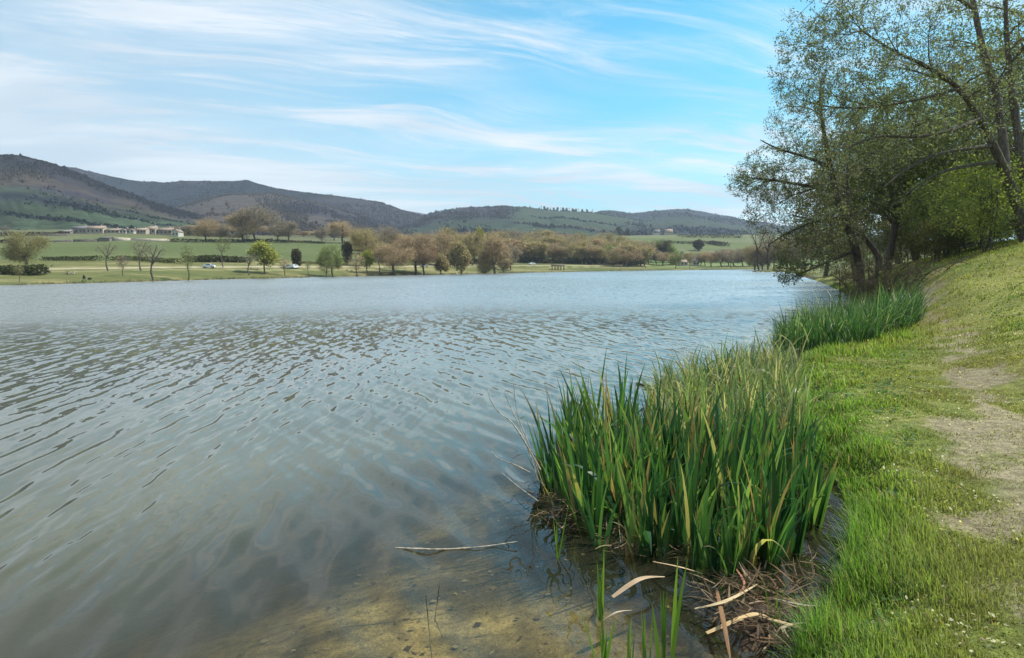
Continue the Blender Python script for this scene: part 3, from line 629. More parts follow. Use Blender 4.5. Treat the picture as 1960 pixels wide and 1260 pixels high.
shoot('reed_shoot', 1482, 1215, .42, 4, .2, 'sparse green shoot growing through the dry stalk heap', seed=6, w=.012)
shoot('reed_shoot', 1068, 1075, .42, 4, .1, 'thin yellow green shoot at the left foot of the iris', seed=7, w=.012)
stalk('dead_stalk', [pz(828, 1275, -.02), P(820, 1190, 3.64), P(815, 1140, 3.62)], .0035, .002, DARKST, 'dark upright stalk at the bottom edge, left one of the pair', 'stalk', 'dark stalks standing in open water')
stalk('dead_stalk', [pz(832, 1190, -.02), P(836, 1158, 3.98), P(841, 1121, 3.96)], .0035, .002, DARKST, 'dark upright stalk, right one of the pair in open water', 'stalk', 'dark stalks standing in open water')
stalk('dead_stalk', [pz(832, 1184, .0), pz(848, 1222, .004)], .003, .0015, DARKST, 'short dark stalk lying at the foot of the right upright stalk', 'stalk', 'dark stalks standing in open water')
gs = 'dead stems leaning out from the left side of the iris'
for i, (pp, lb) in enumerate([([(1035, 900, 5.8), (985, 815, 5.9), (955, 790, 5.95), (937, 762, 5.95), (936, 742, 6.0)], 'long pale dead stem curving highest out over the water'),
        ([(1030, 920, 5.8), (1000, 830, 5.9), (975, 775, 6.), (966, 752, 6.)], 'pale straight dead stem just right of the long curved one'),
        ([(1040, 930, 5.8), (1012, 850, 5.9), (990, 790, 6.), (983, 735, 6.)], 'thin dead stem pressed close to the iris leaves'),
        ([(1015, 905, 5.7), (985, 890, 5.75), (955, 878, 5.8), (937, 862, 5.85)], 'low dead stem reaching out just above the water'),
        ([(1030, 960, 5.5), (990, 930, 5.6), (960, 905, 5.7)], 'grey stem lowest on the left side of the iris')]):
    stalk('leaning_stalk', [P(x, y, d) for x, y, d in pp], .006, .0022, STICK, lb, 'stalk', gs, knots=1)
for i, (a_, b_, c_, w_, lb, cl) in enumerate([
        ((1172, 1143), (1225, 1108), (1272, 1104), .030, 'pale split reed stalk lying in dark water left of the heap', (.42, .30, .19)),
        ((1352, 1212), (1440, 1176), (1475, 1184), .026, 'broad tan stalk across the middle of the heap', (.52, .36, .18)),
        ((1455, 1180), (1520, 1198), (1592, 1226), .022, 'tan stalk bending down to the right end of the heap', (.46, .33, .18)),
        ((1372, 1130), (1385, 1190), (1398, 1262), .018, 'orange brown stalk standing forward out of the heap', (.22, .12, .06)),
        ((1330, 1165), (1390, 1150), (1450, 1118), .020, 'buff stalk along the upper edge of the heap', (.50, .38, .22)),
        ((1250, 1075), (1300, 1085), (1345, 1098), .010, 'thin bright stalk bent above the pale split reed', (.60, .42, .24)),
        ((1520, 1230), (1500, 1200), (1560, 1190), .016, 'short straw piece at the right foot of the heap', (.40, .30, .2)),
        ((1150, 1190), (1180, 1172), (1210, 1168), .010, 'small pale stalk beside the tall left shoot', (.45, .34, .24)),
        ((1480, 1145), (1540, 1158), (1610, 1160), .010, 'thin grey stalk pointing at the grassy bank', (.38, .32, .26)),
        ((1410, 1090), (1425, 1120), (1400, 1150), .010, 'reddish stalk leaning back against the iris', (.34, .16, .09))]):
    flat('dry_stalk', [PZ(a_[0], a_[1], .06), PZ(b_[0], b_[1], .12), PZ(c_[0], c_[1], .07)], w_*1.5, cl, lb, 'dry stalk', 'dry stalks lying on the mud below the iris')
stalk('floating_twig', [pz(1219, 734, .01), pz(1240, 738, .02), pz(1252, 738, .03)], .02, .012, DARKST, 'short dark twig in the water left of the yellowing reeds', 'twig')
rr = np.random.default_rng(91)
def rand_long(name, poly, n, h, w, cols, seed, label=None, cat=None, kind=None, leanm=.5, bendm=.8):
    rr = np.random.default_rng(seed); q = sample_poly(poly, n, rr); z = np.maximum(ground_z(q[:, 0], q[:, 1]), 0)-.01
    V, F, per = strips(np.stack([q[:, 0], q[:, 1], z], -1), rr.uniform(0, 6.28, n), h*rr.uniform(.5, 1.2, n), np.abs(rr.normal(size=n))*leanm, rr.random(n)*bendm, w*rr.uniform(.6, 1.3, n), 5, roll=rr.uniform(0, 6.28, n))
    col = np.array(cols)[rr.choice(len(cols), n)]*rr.uniform(.75, 1.25, (n, 1)); return tag(mesh_np(name, V, F, GRASSM, None, np.repeat(col, per, 0)), label, cat, None, kind)

# ------------------------------------------------------------------ grass on the bank
def grass(name, n, rlo, rhi, hfun, wk, seed, seg=3, tlo=-.05, thi=.90, pathkeep=.12, nearshore=None):
    rr = np.random.default_rng(seed); X = np.zeros(0); Y = X.copy(); SD = X.copy()
    while len(X) < n:
        r = rlo*(rhi/rlo)**rr.random(n); az = np.arctan(rr.uniform(tlo, thi, n)); x, y = r*np.sin(az), r*np.cos(az); s = sdist(x, y)
        dp = dpath(x, y)+(fbm(x*1.3, y*1.3, 51)-.5)*1.1; pn = sstep(.52, .18, dp)*sstep(.38, .52, fbm(x*1.3+5, y*1.0, 33)+.06)
        ok = (s > .02) & (rr.random(n) < 1-(1-pathkeep)*pn)
        if nearshore: ok &= (s < nearshore) & (rr.random(n) < np.exp(-s/(nearshore*.45)))
        X = np.concatenate([X, x[ok]]); Y = np.concatenate([Y, y[ok]]); SD = np.concatenate([SD, s[ok]])
    X, Y, SD = X[:n], Y[:n], SD[:n]; r = np.hypot(X, Y); z = ground_z(X, Y, SD)-.005
    tuft = fbm(X*2.6, Y*2.6, 131); pat = fbm(X*.55, Y*.55, 132); h = hfun(SD, r)*(.32+1.2*sstep(.25, .8, tuft))*rr.uniform(.5, 1.25, n)
    wd = np.maximum(.0030, wk*r)*rr.uniform(.6, 1.3, n)
    hd = rr.uniform(0, 6.28, n)+0*r
    if nearshore: hd = np.pi+.35+rr.normal(size=n)*.9
    V, F, per = strips(np.stack([X, Y, z], -1), hd, h, np.abs(rr.normal(size=n))*(.8 if not nearshore else .45), rr.random(n)*(.9 if not nearshore else 1.3), wd, seg, roll=rr.uniform(0, 6.28, n) if not nearshore else None)
    k1 = sstep(.35, .65, pat)[:, None]; k2 = rr.random((n, 1)); near_ = np.exp(-SD/.9)[:, None]
    col = (np.array([.20, .27, .055])*(1-k1)+np.array([.34, .345, .09])*k1)*(.4+1.1*k2)
    col = col*(1-near_)+np.array([.14, .28, .055])*(.55+.9*k2)*near_
    dry = rr.random(n) < .12; col[dry] = np.array([.36, .32, .17])*rr.uniform(.7, 1.2, (dry.sum(), 1))
    mot = sstep(.60, .70, fbm(X*1.1+7, Y*1.1, 140))[:, None]; col = col*(1-.45*mot)+np.array([.19, .15, .07])*.45*mot
    pc = sstep(1.1, .3, dpath(X, Y))[:, None]; col = col*(1-.6*pc)+np.array([.25, .225, .11])*(.6+.6*k2)*.6*pc
    dk = rr.random(n) < .22*(1-pc[:, 0]); col[dk] *= .4
    o = mesh_np(name, V, F, GRASSM, None, np.repeat(col, per, 0)); o['kind'] = 'stuff'; return o
grass('lawn_grass', 200000, 2.4, 16, lambda s, r: .028+.04*np.exp(-s/.4), .0014, 201, 2, pathkeep=.14)
grass('lawn_grass', 90000, 15, 70, lambda s, r: .045+.06*np.exp(-s/.6)+.0012*r, .0012, 202, 2, pathkeep=.5, tlo=.3, thi=1.05)
grass('bank_grass', 30000, 2.4, 16, lambda s, r: .17*np.exp(-s/.4)+.05, .0013, 203, 5, nearshore=1.1)
grass('bank_grass', 9000, 14, 60, lambda s, r: .17+0*s, .0010, 204, 4, tlo=.25, nearshore=1.6)
# sedge along the far water line
rr = np.random.default_rng(77); L_ = [tuple(PZ(x, 0, 0)[:2]) if False else None for x in ()]
far_pts = np.array([p for p in SH if p[1] > 110 and p[0] < 130]); sg = np.linalg.norm(np.diff(far_pts, axis=0), axis=1); cu = np.concatenate([[0], np.cumsum(sg)])
uu = rr.random(9000)*cu[-1]; X = np.interp(uu, cu, far_pts[:, 0])+rr.normal(size=9000)*1.2; Y = np.interp(uu, cu, far_pts[:, 1])+rr.random(9000)*2.4-.6
ok = (sdist(X, Y) > -.2) & (rr.random(9000) < sstep(.3, .6, fbm(X*.08, Y*.08, 78))); X, Y = X[ok], Y[ok]; n = len(X)
V, F, per = strips(np.stack([X, Y, np.maximum(ground_z(X, Y), 0)-.03], -1), rr.uniform(0, 6.28, n), .35*rr.uniform(.4, 1.5, n), rr.random(n)*.6, rr.random(n)*.6, .22*rr.uniform(.6, 1.3, n), 2, roll=rr.uniform(0, 6.28, n))
o = mesh_np('shore_sedge', V, F, GRASSM, None, np.repeat(np.array([.12, .12, .045])*rr.uniform(.4, 1.5, (n, 1)), per, 0)); o['kind'] = 'stuff'

# low broad-leaved weeds and pale fallen scales scattered through the turf
def scatter(name, n, size, cols, seed, tilt, rmax=24, sizek=.0, cluster=1):
    rr = np.random.default_rng(seed); m = n//cluster; r = 2.4*(rmax/2.4)**rr.random(m*3); az = np.arctan(rr.uniform(.2, .9, m*3)); x, y = r*np.sin(az), r*np.cos(az); ok = (sdist(x, y) > .25)
    ok &= (rr.random(m*3) < sstep(.35, .65, fbm(x*1.5, y*1.5, seed))) & ((dpath(x, y) > .75) | (cluster == 1)); x, y = x[ok][:m], y[ok][:m]; x = np.repeat(x, cluster); y = np.repeat(y, cluster); k_ = len(x)
    a = rr.uniform(0, 6.28, k_); rad_ = (.03 if cluster > 1 else 0)*rr.random(k_); x = x+np.cos(a)*rad_; y = y+np.sin(a)*rad_; p = np.stack([x, y, ground_z(x, y)+.012+.02*rr.random(k_)], -1)
    d = np.stack([np.cos(a), np.sin(a), rr.normal(size=k_)*tilt], -1); s_ = np.stack([-np.sin(a), np.cos(a), rr.normal(size=k_)*tilt], -1); z_ = (size*rr.uniform(.5, 1.3, k_)*(1+sizek*np.hypot(x, y)))[:, None]
    V = np.stack([p, p+d*z_*.5+s_*z_*.32, p+d*z_, p+d*z_*.5-s_*z_*.32], 1); col = np.array(cols)[rr.choice(len(cols), k_)]*rr.uniform(.7, 1.3, (k_, 1))
    o = mesh_np(name, V, np.arange(k_*4).reshape(-1, 4), GRASSM, None, np.repeat(col, 4, 0), smooth=False); o['kind'] = 'stuff'
scatter('turf_weeds', 9000, .035, [(.07, .15, .035), (.10, .19, .05), (.05, .11, .03)], 901, .5, cluster=6, sizek=.03)
scatter('leaf_litter', 3200, .018, [(.50, .46, .26), (.60, .55, .35), (.25, .17, .09)], 902, .6, sizek=.06)

# sunken leaves, twigs and pebbles on the lake bed near the bank
rr = np.random.default_rng(911); q_ = sample_poly([(-2.2, 3.0), (-1.6, 6.2), (.2, 8), (.9, 4.6), (1.3, 3.0)], 1100, rr); m = len(q_); a = rr.uniform(0, 6.28, m); p = np.stack([q_[:, 0], q_[:, 1], ground_z(q_[:, 0], q_[:, 1])+.012], -1)
d = np.stack([np.cos(a), np.sin(a), rr.normal(size=m)*.15], -1); s_ = np.stack([-np.sin(a), np.cos(a), rr.normal(size=m)*.15], -1); z_ = (.012+.06*rr.random(m)**2)[:, None]; as_ = rr.choice([.12, .3, .8], m)[:, None]
V = np.stack([p, p+d*z_*.5+s_*z_*as_*.5, p+d*z_, p+d*z_*.5-s_*z_*as_*.5], 1); o = mesh_np('sunken_debris', V, np.arange(m*4).reshape(-1, 4), DRY, None, np.repeat(np.array([(.06, .045, .025), (.17, .125, .065), (.27, .22, .14)])[rr.choice(3, m)], 4, 0), smooth=False); o['kind'] = 'stuff'
# ------------------------------------------------------------------ the big trees on the near bank
def put_tree(name, mm, last, barkm, label, cat, leafspec, base, group=None, leafm=None):
    root = empty(name, base, label, cat, group); b = np.array(base)
    mm.V = [v-b for v in mm.V]; mm.build('trunk', barkm, root)
    if leafspec:
        L = Mesh()
        for args in leafspec: L.add(*leaves_at(*args[0], **args[1]))
        L.V = [v-b for v in L.V]; L.build('crown', leafm or LEAF, root, smooth=False)
    return root
LC = [((.11, .13, .065), (.26, .285, .16))]
# tall multi-stemmed tree at the right edge
rr = np.random.default_rng(301); KD = 1.5; b = P(1966, 470, 20*KD); b[2] = gz(b[0], b[1])-.15
q = lambda x, y, d: P(x, y, d*KD)
tr = [([b, q(1957, 440, 20), q(1938, 370, 20), q(1915, 310, 19.8), q(1893, 262, 19.6), q(1868, 215, 19.4), q(1830, 165, 19), q(1775, 128, 18.4), q(1715, 100, 17.6), q(1650, 60, 17)], [.30, .25, .22, .19, .16, .13, .10, .08, .05, .025]),
      ([q(1925, 330, 19.9), q(1918, 250, 20.3), q(1903, 165, 20.6), q(1880, 85, 21), q(1862, 0, 21.4), q(1840, -130, 22), q(1830, -280, 22)], [.20, .18, .16, .13, .11, .07, .03]),
      ([b+[.35, .2, 0], q(1975, 400, 20.4), q(1957, 320, 20.6), q(1945, 230, 21), q(1930, 110, 21.5), q(1925, -20, 22), q(1935, -200, 22)], [.30, .25, .20, .17, .13, .09, .04]),
      ([q(1893, 280, 19.6), q(1850, 285, 19), q(1790, 297, 18.4), q(1735, 325, 18), q(1690, 360, 17.8)], [.10, .085, .07, .045, .02]),
      ([q(1875, 228, 19.4), q(1820, 250, 18.6), q(1750, 262, 18), q(1680, 262, 17.6), q(1620, 285, 17.4)], [.09, .075, .055, .04, .02]),
      ([q(1912, 310, 19.8), q(1850, 318, 19.4), q(1790, 335, 19), q(1740, 368, 18.6), q(1700, 400, 18.4)], [.08, .07, .05, .03, .015]),
      ([q(1835, 170, 19), q(1760, 190, 18.6), q(1670, 205, 18.5), q(1590, 205, 18.3), q(1530, 190, 18.1)], [.07, .055, .04, .03, .015]),
      ([q(1868, 20, 21.4), q(1800, -20, 20), q(1700, -40, 19), q(1600, -30, 18)], [.09, .07, .05, .02])]
c_ = lambda x, y, d: P(x, y, d*KD)
smp = ell([(c_(1600, 130, 18), (2.47, 3.25, 2.08), 5), (c_(1700, 60, 18.5), (2.99, 3.90, 2.86), 6), (c_(1770, 200, 19), (3.12, 3.90, 2.60), 5), (c_(1690, 260, 18.5), (2.34, 3.25, 1.30), 2.5),
           (c_(1880, 60, 21), (3.12, 3.90, 3.90), 5), (c_(1800, -180, 20), (5.46, 5.20, 3.90), 5), (c_(1960, 150, 21), (2.60, 3.90, 3.90), 3), (c_(1560, 60, 17.5), (1.30, 2.34, 1.69), 1.8), (c_(2080, 120, 21), (3.90, 3.90, 5.20), 3)], rr)
mm, last = grow(tr, smp, (80, 620, 6000), rr, droop=(.12, .08, 0), rk=(1., .6, .45), tipr=.0055, sides=(8, 6, 4, 3))
put_tree('alder_tree', mm, last, BARK, 'tall leaning dark tree with several stems at the right edge of the grassy slope', 'tree', [((last, 7, .095, rr)+LC[0], dict(spread=.12))], b)
# leaning tree at the water
KD = 1.0
rr = np.random.default_rng(302); b = P(1650, 556, 38); b[2] = max(gz(b[0], b[1]), 0)-.1
tr = [([b, q(1643, 500, 38), q(1626, 440, 37.6), q(1604, 380, 37.2), q(1590, 320, 37), q(1578, 260, 37), q(1570, 200, 37), q(1572, 150, 37)], [.29, .24, .21, .18, .15, .11, .07, .03]),
      ([b+[.3, 0, 0], q(1682, 500, 38.5), q(1655, 455, 38.6), q(1630, 415, 38.6), q(1622, 330, 39), q(1640, 240, 39)], [.22, .17, .14, .12, .09, .04]),
      ([q(1638, 480, 38), q(1600, 495, 37), q(1565, 510, 36.4), q(1530, 525, 36), q(1505, 540, 36)], [.10, .08, .06, .04, .02]),
      ([q(1618, 415, 37.4), q(1560, 425, 36.6), q(1510, 445, 36), q(1470, 470, 35.6)], [.11, .08, .05, .02]),
      ([q(1600, 365, 37.2), q(1540, 355, 36.6), q(1480, 345, 36), q(1425, 340, 35.6)], [.11, .08, .05, .02]),
      ([q(1590, 320, 37), q(1540, 300, 36.6), q(1490, 285, 36), q(1455, 268, 35.6)], [.10, .07, .05, .02])]
smp = ell([(c_(1520, 330, 36.5), (3.4, 3.5, 1.6), 5), (c_(1460, 350, 36), (1.9, 2.5, 1.0), 2.0), (c_(1520, 410, 36.5), (2.8, 3, 1.6), 4), (c_(1560, 230, 37), (2.6, 3, 2.4), 4), (c_(1640, 300, 39), (2.8, 3.5, 3.6), 4),
           (c_(1535, 485, 36), (1.6, 2.2, 1.1), 2.6), (c_(1510, 520, 36), (.8, 1.2, .8), 1.0), (c_(1600, 440, 37), (1.8, 2.5, 1.4), 2.5)], rr)
mm, last = grow(tr, smp, (80, 620, 6500), rr, droop=(.16, .10, 0), rk=(.9, .5, .4), tipr=.0065)
put_tree('willow_tree', mm, last, BARK, 'leaning spreading tree whose lower branches hang over the lake edge', 'tree', [((last, 4, .11, rr)+LC[0], dict(spread=.15))], b)
# dark upright tree behind it
def simple_tree(name, x, y, d, H, crown, label, cat='tree', group=None, ns=(30, 200, 1300), per=9, lsz=.16, colA=(.085, .105, .038), colB=(.18, .21, .075), bark=None, r0=.2, lean=0., seed=0, trunks=1, sp=.3, tipr=.008, leafm=None, droop=(.05, .05, 0), zbase=None):
    rr = np.random.default_rng(seed+400); b = on_ground(x, y, d, d+16) if zbase == 'slope' else P(x, y, d); b[2] = gz(b[0], b[1])-.1; H = H+max(0, P(x, y, d)[2]-b[2]-.3)*.6 if name == 'hazel_bush' else H
    tr = []
    for i in range(trunks):
        o = np.array([rr.normal()*.25*(i > 0), rr.normal()*.2*(i > 0), 0]); l = np.array([lean+rr.normal()*.10, rr.normal()*.08, 1.])
        pts = [b+o+l*H*f*.92+np.array([rr.normal(), rr.normal(), 0])*.02*H*(f > 0) for f in (0, .22, .45, .68, .9)]; s = 1 if i == 0 else .7
        tr.append((pts, [r0*s, r0*.8*s, r0*.6*s, r0*.35*s, r0*.1*s]))
    smp = ell([(b+np.array(c)*H, np.array(r)*H, w) for c, r, w in crown], rr)
    mm, last = grow(tr, smp, ns, rr, droop=droop, tipr=tipr, rk=(.8, .5, .4), levelk=(7, 6, 5), sides=(7, 5, 3, 3))
    return put_tree(name, mm, last, bark or BARK, label, cat, [((last, per, lsz, rr)+(colA, colB), dict(spread=sp))] if per else None, b, group, leafm)
CR1 = [((0, 0, .62), (.30, .30, .34), 5), ((.12, 0, .45), (.26, .26, .2), 3), ((-.15, 0, .5), (.24, .24, .22), 3)]
CR2 = [((0, 0, .55), (.33, .33, .40), 5), ((.1, 0, .3), (.3, .3, .2), 2)]
simple_tree('oak_tree', 1697, 505, 44, 13, CR1, 'dark upright tree standing behind the bare bush at the lake edge', seed=1, r0=.27, per=9, lsz=.19, ns=(36, 260, 1900))
simple_tree('oak_tree', 1760, 500, 52, 15, CR1, 'olive green tree filling the gap behind the upright dark tree', seed=2, r0=.3, lsz=.22, colA=(.10, .12, .045), colB=(.22, .24, .09), ns=(36, 260, 1900))
simple_tree('oak_tree', 1640, 515, 62, 15, CR1, 'brownish tree behind the leaning tree at the water', seed=3, r0=.3, lsz=.22, colA=(.08, .075, .035), colB=(.13, .125, .05))
simple_tree('oak_tree', 1880, 470, 46, 14, CR2, 'grey green tree on the slope behind the tall multi stemmed tree', seed=4, r0=.26, lsz=.2, colA=(.12, .14, .06), colB=(.25, .27, .13), ns=(36, 260, 1900))
simple_tree('oak_tree', 1975, 450, 36, 13, CR2, 'tree at the right edge behind the tall multi stemmed tree', seed=5, r0=.26, lsz=.18, colA=(.12, .14, .06), colB=(.24, .27, .12))
simple_tree('oak_tree', 1820, 480, 64, 17, CR2, 'pale tree rising highest in the wood behind the bright bush', seed=6, r0=.26, lsz=.24, colA=(.10, .12, .05), colB=(.19, .21, .10))
simple_tree('oak_tree', 1580, 520, 95, 15, CR2, 'brown tree over the narrow grass spit', seed=7, r0=.3, lsz=.3, colA=(.09, .07, .035), colB=(.15, .12, .06), sp=.5)
simple_tree('oak_tree', 1990, 440, 42, 21, CR2, 'tallest tree behind the multi stemmed tree at the right edge', seed=9, r0=.26, lsz=.2, colA=(.10, .12, .05), colB=(.20, .23, .10), ns=(36, 260, 1900))
simple_tree('oak_tree', 1720, 510, 78, 17, CR2, 'tall dark olive tree deep in the lakeside wood', seed=8, r0=.3, lsz=.28, sp=.4)
# bright bush and dim understorey
BC = [((0, 0, .5), (.50, .50, .42), 5)]
simple_tree('hazel_bush', 1885, 455, 31, 4.6, BC, 'bright yellow green bush in new leaf behind the leaning trunk', 'bush', seed=11, r0=.05, trunks=5, per=10, lsz=.12, colA=(.17, .22, .045), colB=(.34, .38, .10), ns=(20, 130, 800), tipr=.005)
simple_tree('hazel_bush', 1815, 475, 38, 5.2, BC, 'fresh green bush to the left of the brightest bush', 'bush', seed=12, r0=.05, trunks=5, per=10, lsz=.14, colA=(.10, .14, .045), colB=(.20, .25, .09), ns=(20, 130, 800), tipr=.006)
gu = 'low bare bushes under the trees on the slope'
for i, (x, y, d, h, lb) in enumerate([(1790, 500, 33, 2.6, 'low bare bush at the top of the footpath, farthest left'), (1832, 485, 31, 2.8, 'low bare bush behind the end of the footpath'), (1875, 478, 34, 2.6, 'low bare bush below the bright yellow green bush'),
        (1915, 470, 36, 2.6, 'low bare bush just left of the leaning trunk'), (1960, 455, 38, 3.0, 'low bare bush behind the foot of the leaning trunk'), (1770, 520, 44, 3.6, 'bushy thicket at the foot of the olive tree'),
        (1850, 470, 44, 4.5, 'tall thicket between the two bright bushes'), (1720, 530, 46, 3.5, 'dark thicket behind the bare lakeside bush'), (2010, 450, 34, 2.6, 'low bush cut by the right edge on the slope'),
        (1668, 530, 52, 4.5, 'dark bush just right of the leaning tree at the water'), (1610, 532, 60, 4.0, 'dark bush seen behind the foot of the leaning tree'), (1745, 520, 58, 6.5, 'tall dark thicket deep between the trees'),
        (1795, 505, 50, 6.0, 'high thicket left of the path end'), (1690, 525, 70, 7.0, 'tall thicket far back behind the upright dark tree'), (1640, 525, 80, 6.0, 'thicket closing the gap above the grass spit')]):
    simple_tree('bare_bush', x, y, d, h, BC, lb, 'bush', gu, seed=20+i, r0=.03, trunks=7, per=5, lsz=.10, colA=(.09, .095, .04), colB=(.20, .20, .08), ns=(24, 160, 900), tipr=.005, bark=TWIG, sp=.15, zbase='slope' if x > 1760 else None)
# arching leafless bush at the water's edge
rr = np.random.default_rng(330); b = P(1700, 600, 27); b[2] = gz(b[0], b[1])-.05
tr = []
for i in range(26):
    a = rr.uniform(-.35, 3.5) if i % 3 else rr.uniform(0, 6.28); L_ = rr.uniform(1.2, 2.4); dx, dy = math.cos(a), math.sin(a)*.7; o = np.array([rr.normal()*.7, rr.normal()*.5, 0])
    tr.append(([b+o, b+o+[dx*L_*.25, dy*L_*.25, L_*.55], b+o+[dx*L_*.6, dy*L_*.6, L_*.8], b+o+[dx*L_, dy*L_, L_*.62]], [.035, .026, .016, .006]))
smp = ell([(b+[0, 0, 1.0], (2.0, 1.7, 1.1), 5), (b+[-1.0, -.4, .7], (1.5, 1.2, .8), 2)], rr, .1)
mm, last = grow(tr, smp, (60, 420, 2600), rr, droop=(.3, .2, .1), tipr=.0045, rk=(.8, .5, .4), levelk=(7, 6, 4), sides=(5, 4, 3, 3))
put_tree('bare_bush', mm, last, TWIG, 'arching leafless brown bush at the water edge behind the dark reed bed', 'bush', [((last, 2, .05, rr)+((.12, .10, .05), (.16, .15, .07)), dict(spread=.05))], b)

# ------------------------------------------------------------------ far shore trees (unit height prototypes, copied and scaled)
FARB = barkmat('far_bark_mat', (.13, .11, .085), 3); FARD = barkmat('far_dark_bark_mat', (.06, .05, .042), 3)
def slivers(c, per, L, w, rr, up=.5, spread=.03):
    n, kk, _ = c.shape; u = rr.uniform(0, 1, (n, per))*(kk-1); i = np.minimum(u.astype(int), kk-2); f = (u-i)[..., None]; ii = np.arange(n)[:, None]
    p = (c[ii, i]*(1-f)+c[ii, i+1]*f).reshape(-1, 3); m = len(p); d = rr.normal(size=(m, 3))+p*[1.2, 1.2, 0]; d[:, 2] += up; d /= np.linalg.norm(d, axis=1, keepdims=True)
    p = p+rr.normal(size=(m, 3))*spread; s = np.cross(d, rr.normal(size=(m, 3))); s /= np.linalg.norm(s, axis=1, keepdims=True)+1e-9; ln = L*rr.uniform(.4, 1.3, (m, 1))
    V = np.stack([p-s*w/2, p+s*w/2, p+d*ln], 1); return V.reshape(-1, 3), np.arange(m*3).reshape(-1, 3), np.repeat(rr.uniform(.55, 1.45, (m, 1))*np.ones((1, 3)), 3, 0)
PROTO = {}
def proto(key, H0, r0, crown, ns, per, L, w, seed, trunks=1, fork=None, up=.5, leaf=0, spread=.03):
    rr = np.random.default_rng(seed); tr = []
    for i in range(trunks):
        l = np.array([rr.normal()*.07, rr.normal()*.07, 1.]); pts = [l*f+np.array([rr.normal(), rr.normal(), 0])*.018*(f > 0) for f in (0, .2, .4, .62, .8)]
        tr.append((pts, [r0, r0*.8, r0*.62, r0*.35, r0*.1]))
    if fork:
        for (x0, z0, x1, z1) in fork: tr.append(([np.array([x0, 0, z0]), np.array([(x0+x1)/2, .02, (z0+z1)/2+.03]), np.array([x1, 0, z1])], [r0*.6, r0*.42, r0*.14]))
    smp = ell(crown, rr, .15); mm, last = grow(tr, smp, ns, rr, jit=.05, tipr=.0016, rk=(1., .7, .5), levelk=(6, 5, 4), sides=(6, 4, 3, 3), up=.5)
    c = Mesh()
    if leaf: c.add(*leaves_at(last, leaf, L, rr, (1, 1, 1), (1, 1, 1), spread=spread, asp=.7))
    if per: c.add(*slivers(last, per, L*1.3, w, rr, up, spread)) if not leaf else None
    root = bpy.data.objects.new('p', None)
    t_ = mm.build('trunk', FARB); c_ = c.build('crown', FARB, smooth=False)
    for o in (t_, c_): S.collection.objects.unlink(o)
    PROTO[key] = (t_.data, c_.data)
def lobes(R_, zc, zr, n, sd__):
    r_ = random.Random(sd__); o = [((0, 0, zc), (R_*.72, R_*.72, zr*.85), 5)]
    for i in range(n):
        a = 6.28*i/n+r_.uniform(-.5, .5); z = r_.uniform(-.75, .7); q_ = R_*.62*math.sqrt(max(.1, 1-z*z)); s_ = r_.uniform(.30, .52)
        o.append(((q_*math.cos(a), q_*math.sin(a), zc+z*zr*.62), (R_*s_, R_*s_, zr*s_), 1.6))
    return o
RND = lobes(.34, .58, .42, 8, 1); OVAL = lobes(.26, .56, .43, 8, 2); WIDE = lobes(.46, .60, .38, 9, 3); EGG = lobes(.28, .54, .44, 7, 4)
for i in range(3):
    proto('round%d' % i, 1, .022, (WIDE, RND, lobes(.36, .56, .44, 9, 7))[i], (22, 150, 1000), 5, .075, .0052, 500+i)
    proto('oval%d' % i, 1, .018, (OVAL, EGG, lobes(.26, .55, .45, 7, 9))[i], (20, 130, 900), 5, .07, .0052, 510+i, up=.9)
    proto('leafy%d' % i, 1, .018, (RND, OVAL, EGG)[i], (20, 120, 800), 0, .045, 0, 520+i, leaf=5, spread=.05)
proto('bare', 1, .024, [((0, 0, .72), (.28, .2, .24), 5)], (9, 40, 260), 1, .05, .005, 530, fork=[(0, .45, .20, .85), (0, .42, -.20, .80), (0, .55, .1, .95)])
proto('bare1', 1, .02, [((.05, 0, .72), (.30, .2, .26), 5)], (8, 50, 300), 2, .05, .005, 531, fork=[(0, .38, -.24, .86), (0, .5, .18, .9)])
proto('thin', 1, .014, [((0, 0, .65), (.16, .16, .32), 5)], (10, 60, 300), 3, .05, .005, 532)
proto('dark', 1, .03, lobes(.24, .52, .46, 8, 12), (20, 120, 600), 0, .08, 0, 533, leaf=5, spread=.07)
def crownmat(name, c): return leafmat(name, c, trans=.25, rough=.85, spec=.1, tint=(1.1, 1.1, .8))
CM = dict(brown=crownmat('brown_crown', (.44, .325, .20)), red=crownmat('reddish_crown', (.38, .27, .175)), yg=crownmat('yellow_green_crown', (.34, .34, .075)), og=crownmat('olive_crown', (.38, .31, .155)),
          dk=crownmat('dark_crown', (.085, .075, .040)), gr=crownmat('grey_crown', (.32, .26, .20)), gn=crownmat('green_crown', (.27, .30, .11)), pale=crownmat('pale_crown', (.30, .27, .13)))
ftn = [0]
def fartree(name, key, x, y, d, top, wpx, cm, label, group=None, bark=None, lean=0., ztop=None):
    """base at photo pixel (x, y); the crown reaches row `top`, wpx wide"""
    b = P(x, y, d); b[2] = gz(b[0], b[1])-.1; hp = P(x, top, d)[2]-b[2]
    w0 = {'r': .66, 'o': .50, 'l': .54, 'b': .58, 't': .36, 'd': .54}[key[0]]
    if key == 'round0': w0 = .9
    sx = wpx/FPX*d/w0*(1.18 if key[0] in 'ro' else 1.0)*(1.1 if 680 < x < 1240 else 1.)
    root = empty(name, b, label, 'tree', group); root.rotation_euler = (lean*.3, lean, random.Random(ftn[0]).uniform(-.5, .5) if key[0] == 'b' else random.Random(ftn[0]).uniform(0, 6.28)); root.scale = (sx, sx, hp/.99); ftn[0] += 1
    for nm, me, mt in (('trunk', PROTO[key][0], bark or FARB), ('crown', PROTO[key][1], CM[cm])):
        o = bpy.data.objects.new(nm, me); S.collection.objects.link(o); o.parent = root; o.material_slots[0].link = 'OBJECT'; o.material_slots[0].material = mt
    return root
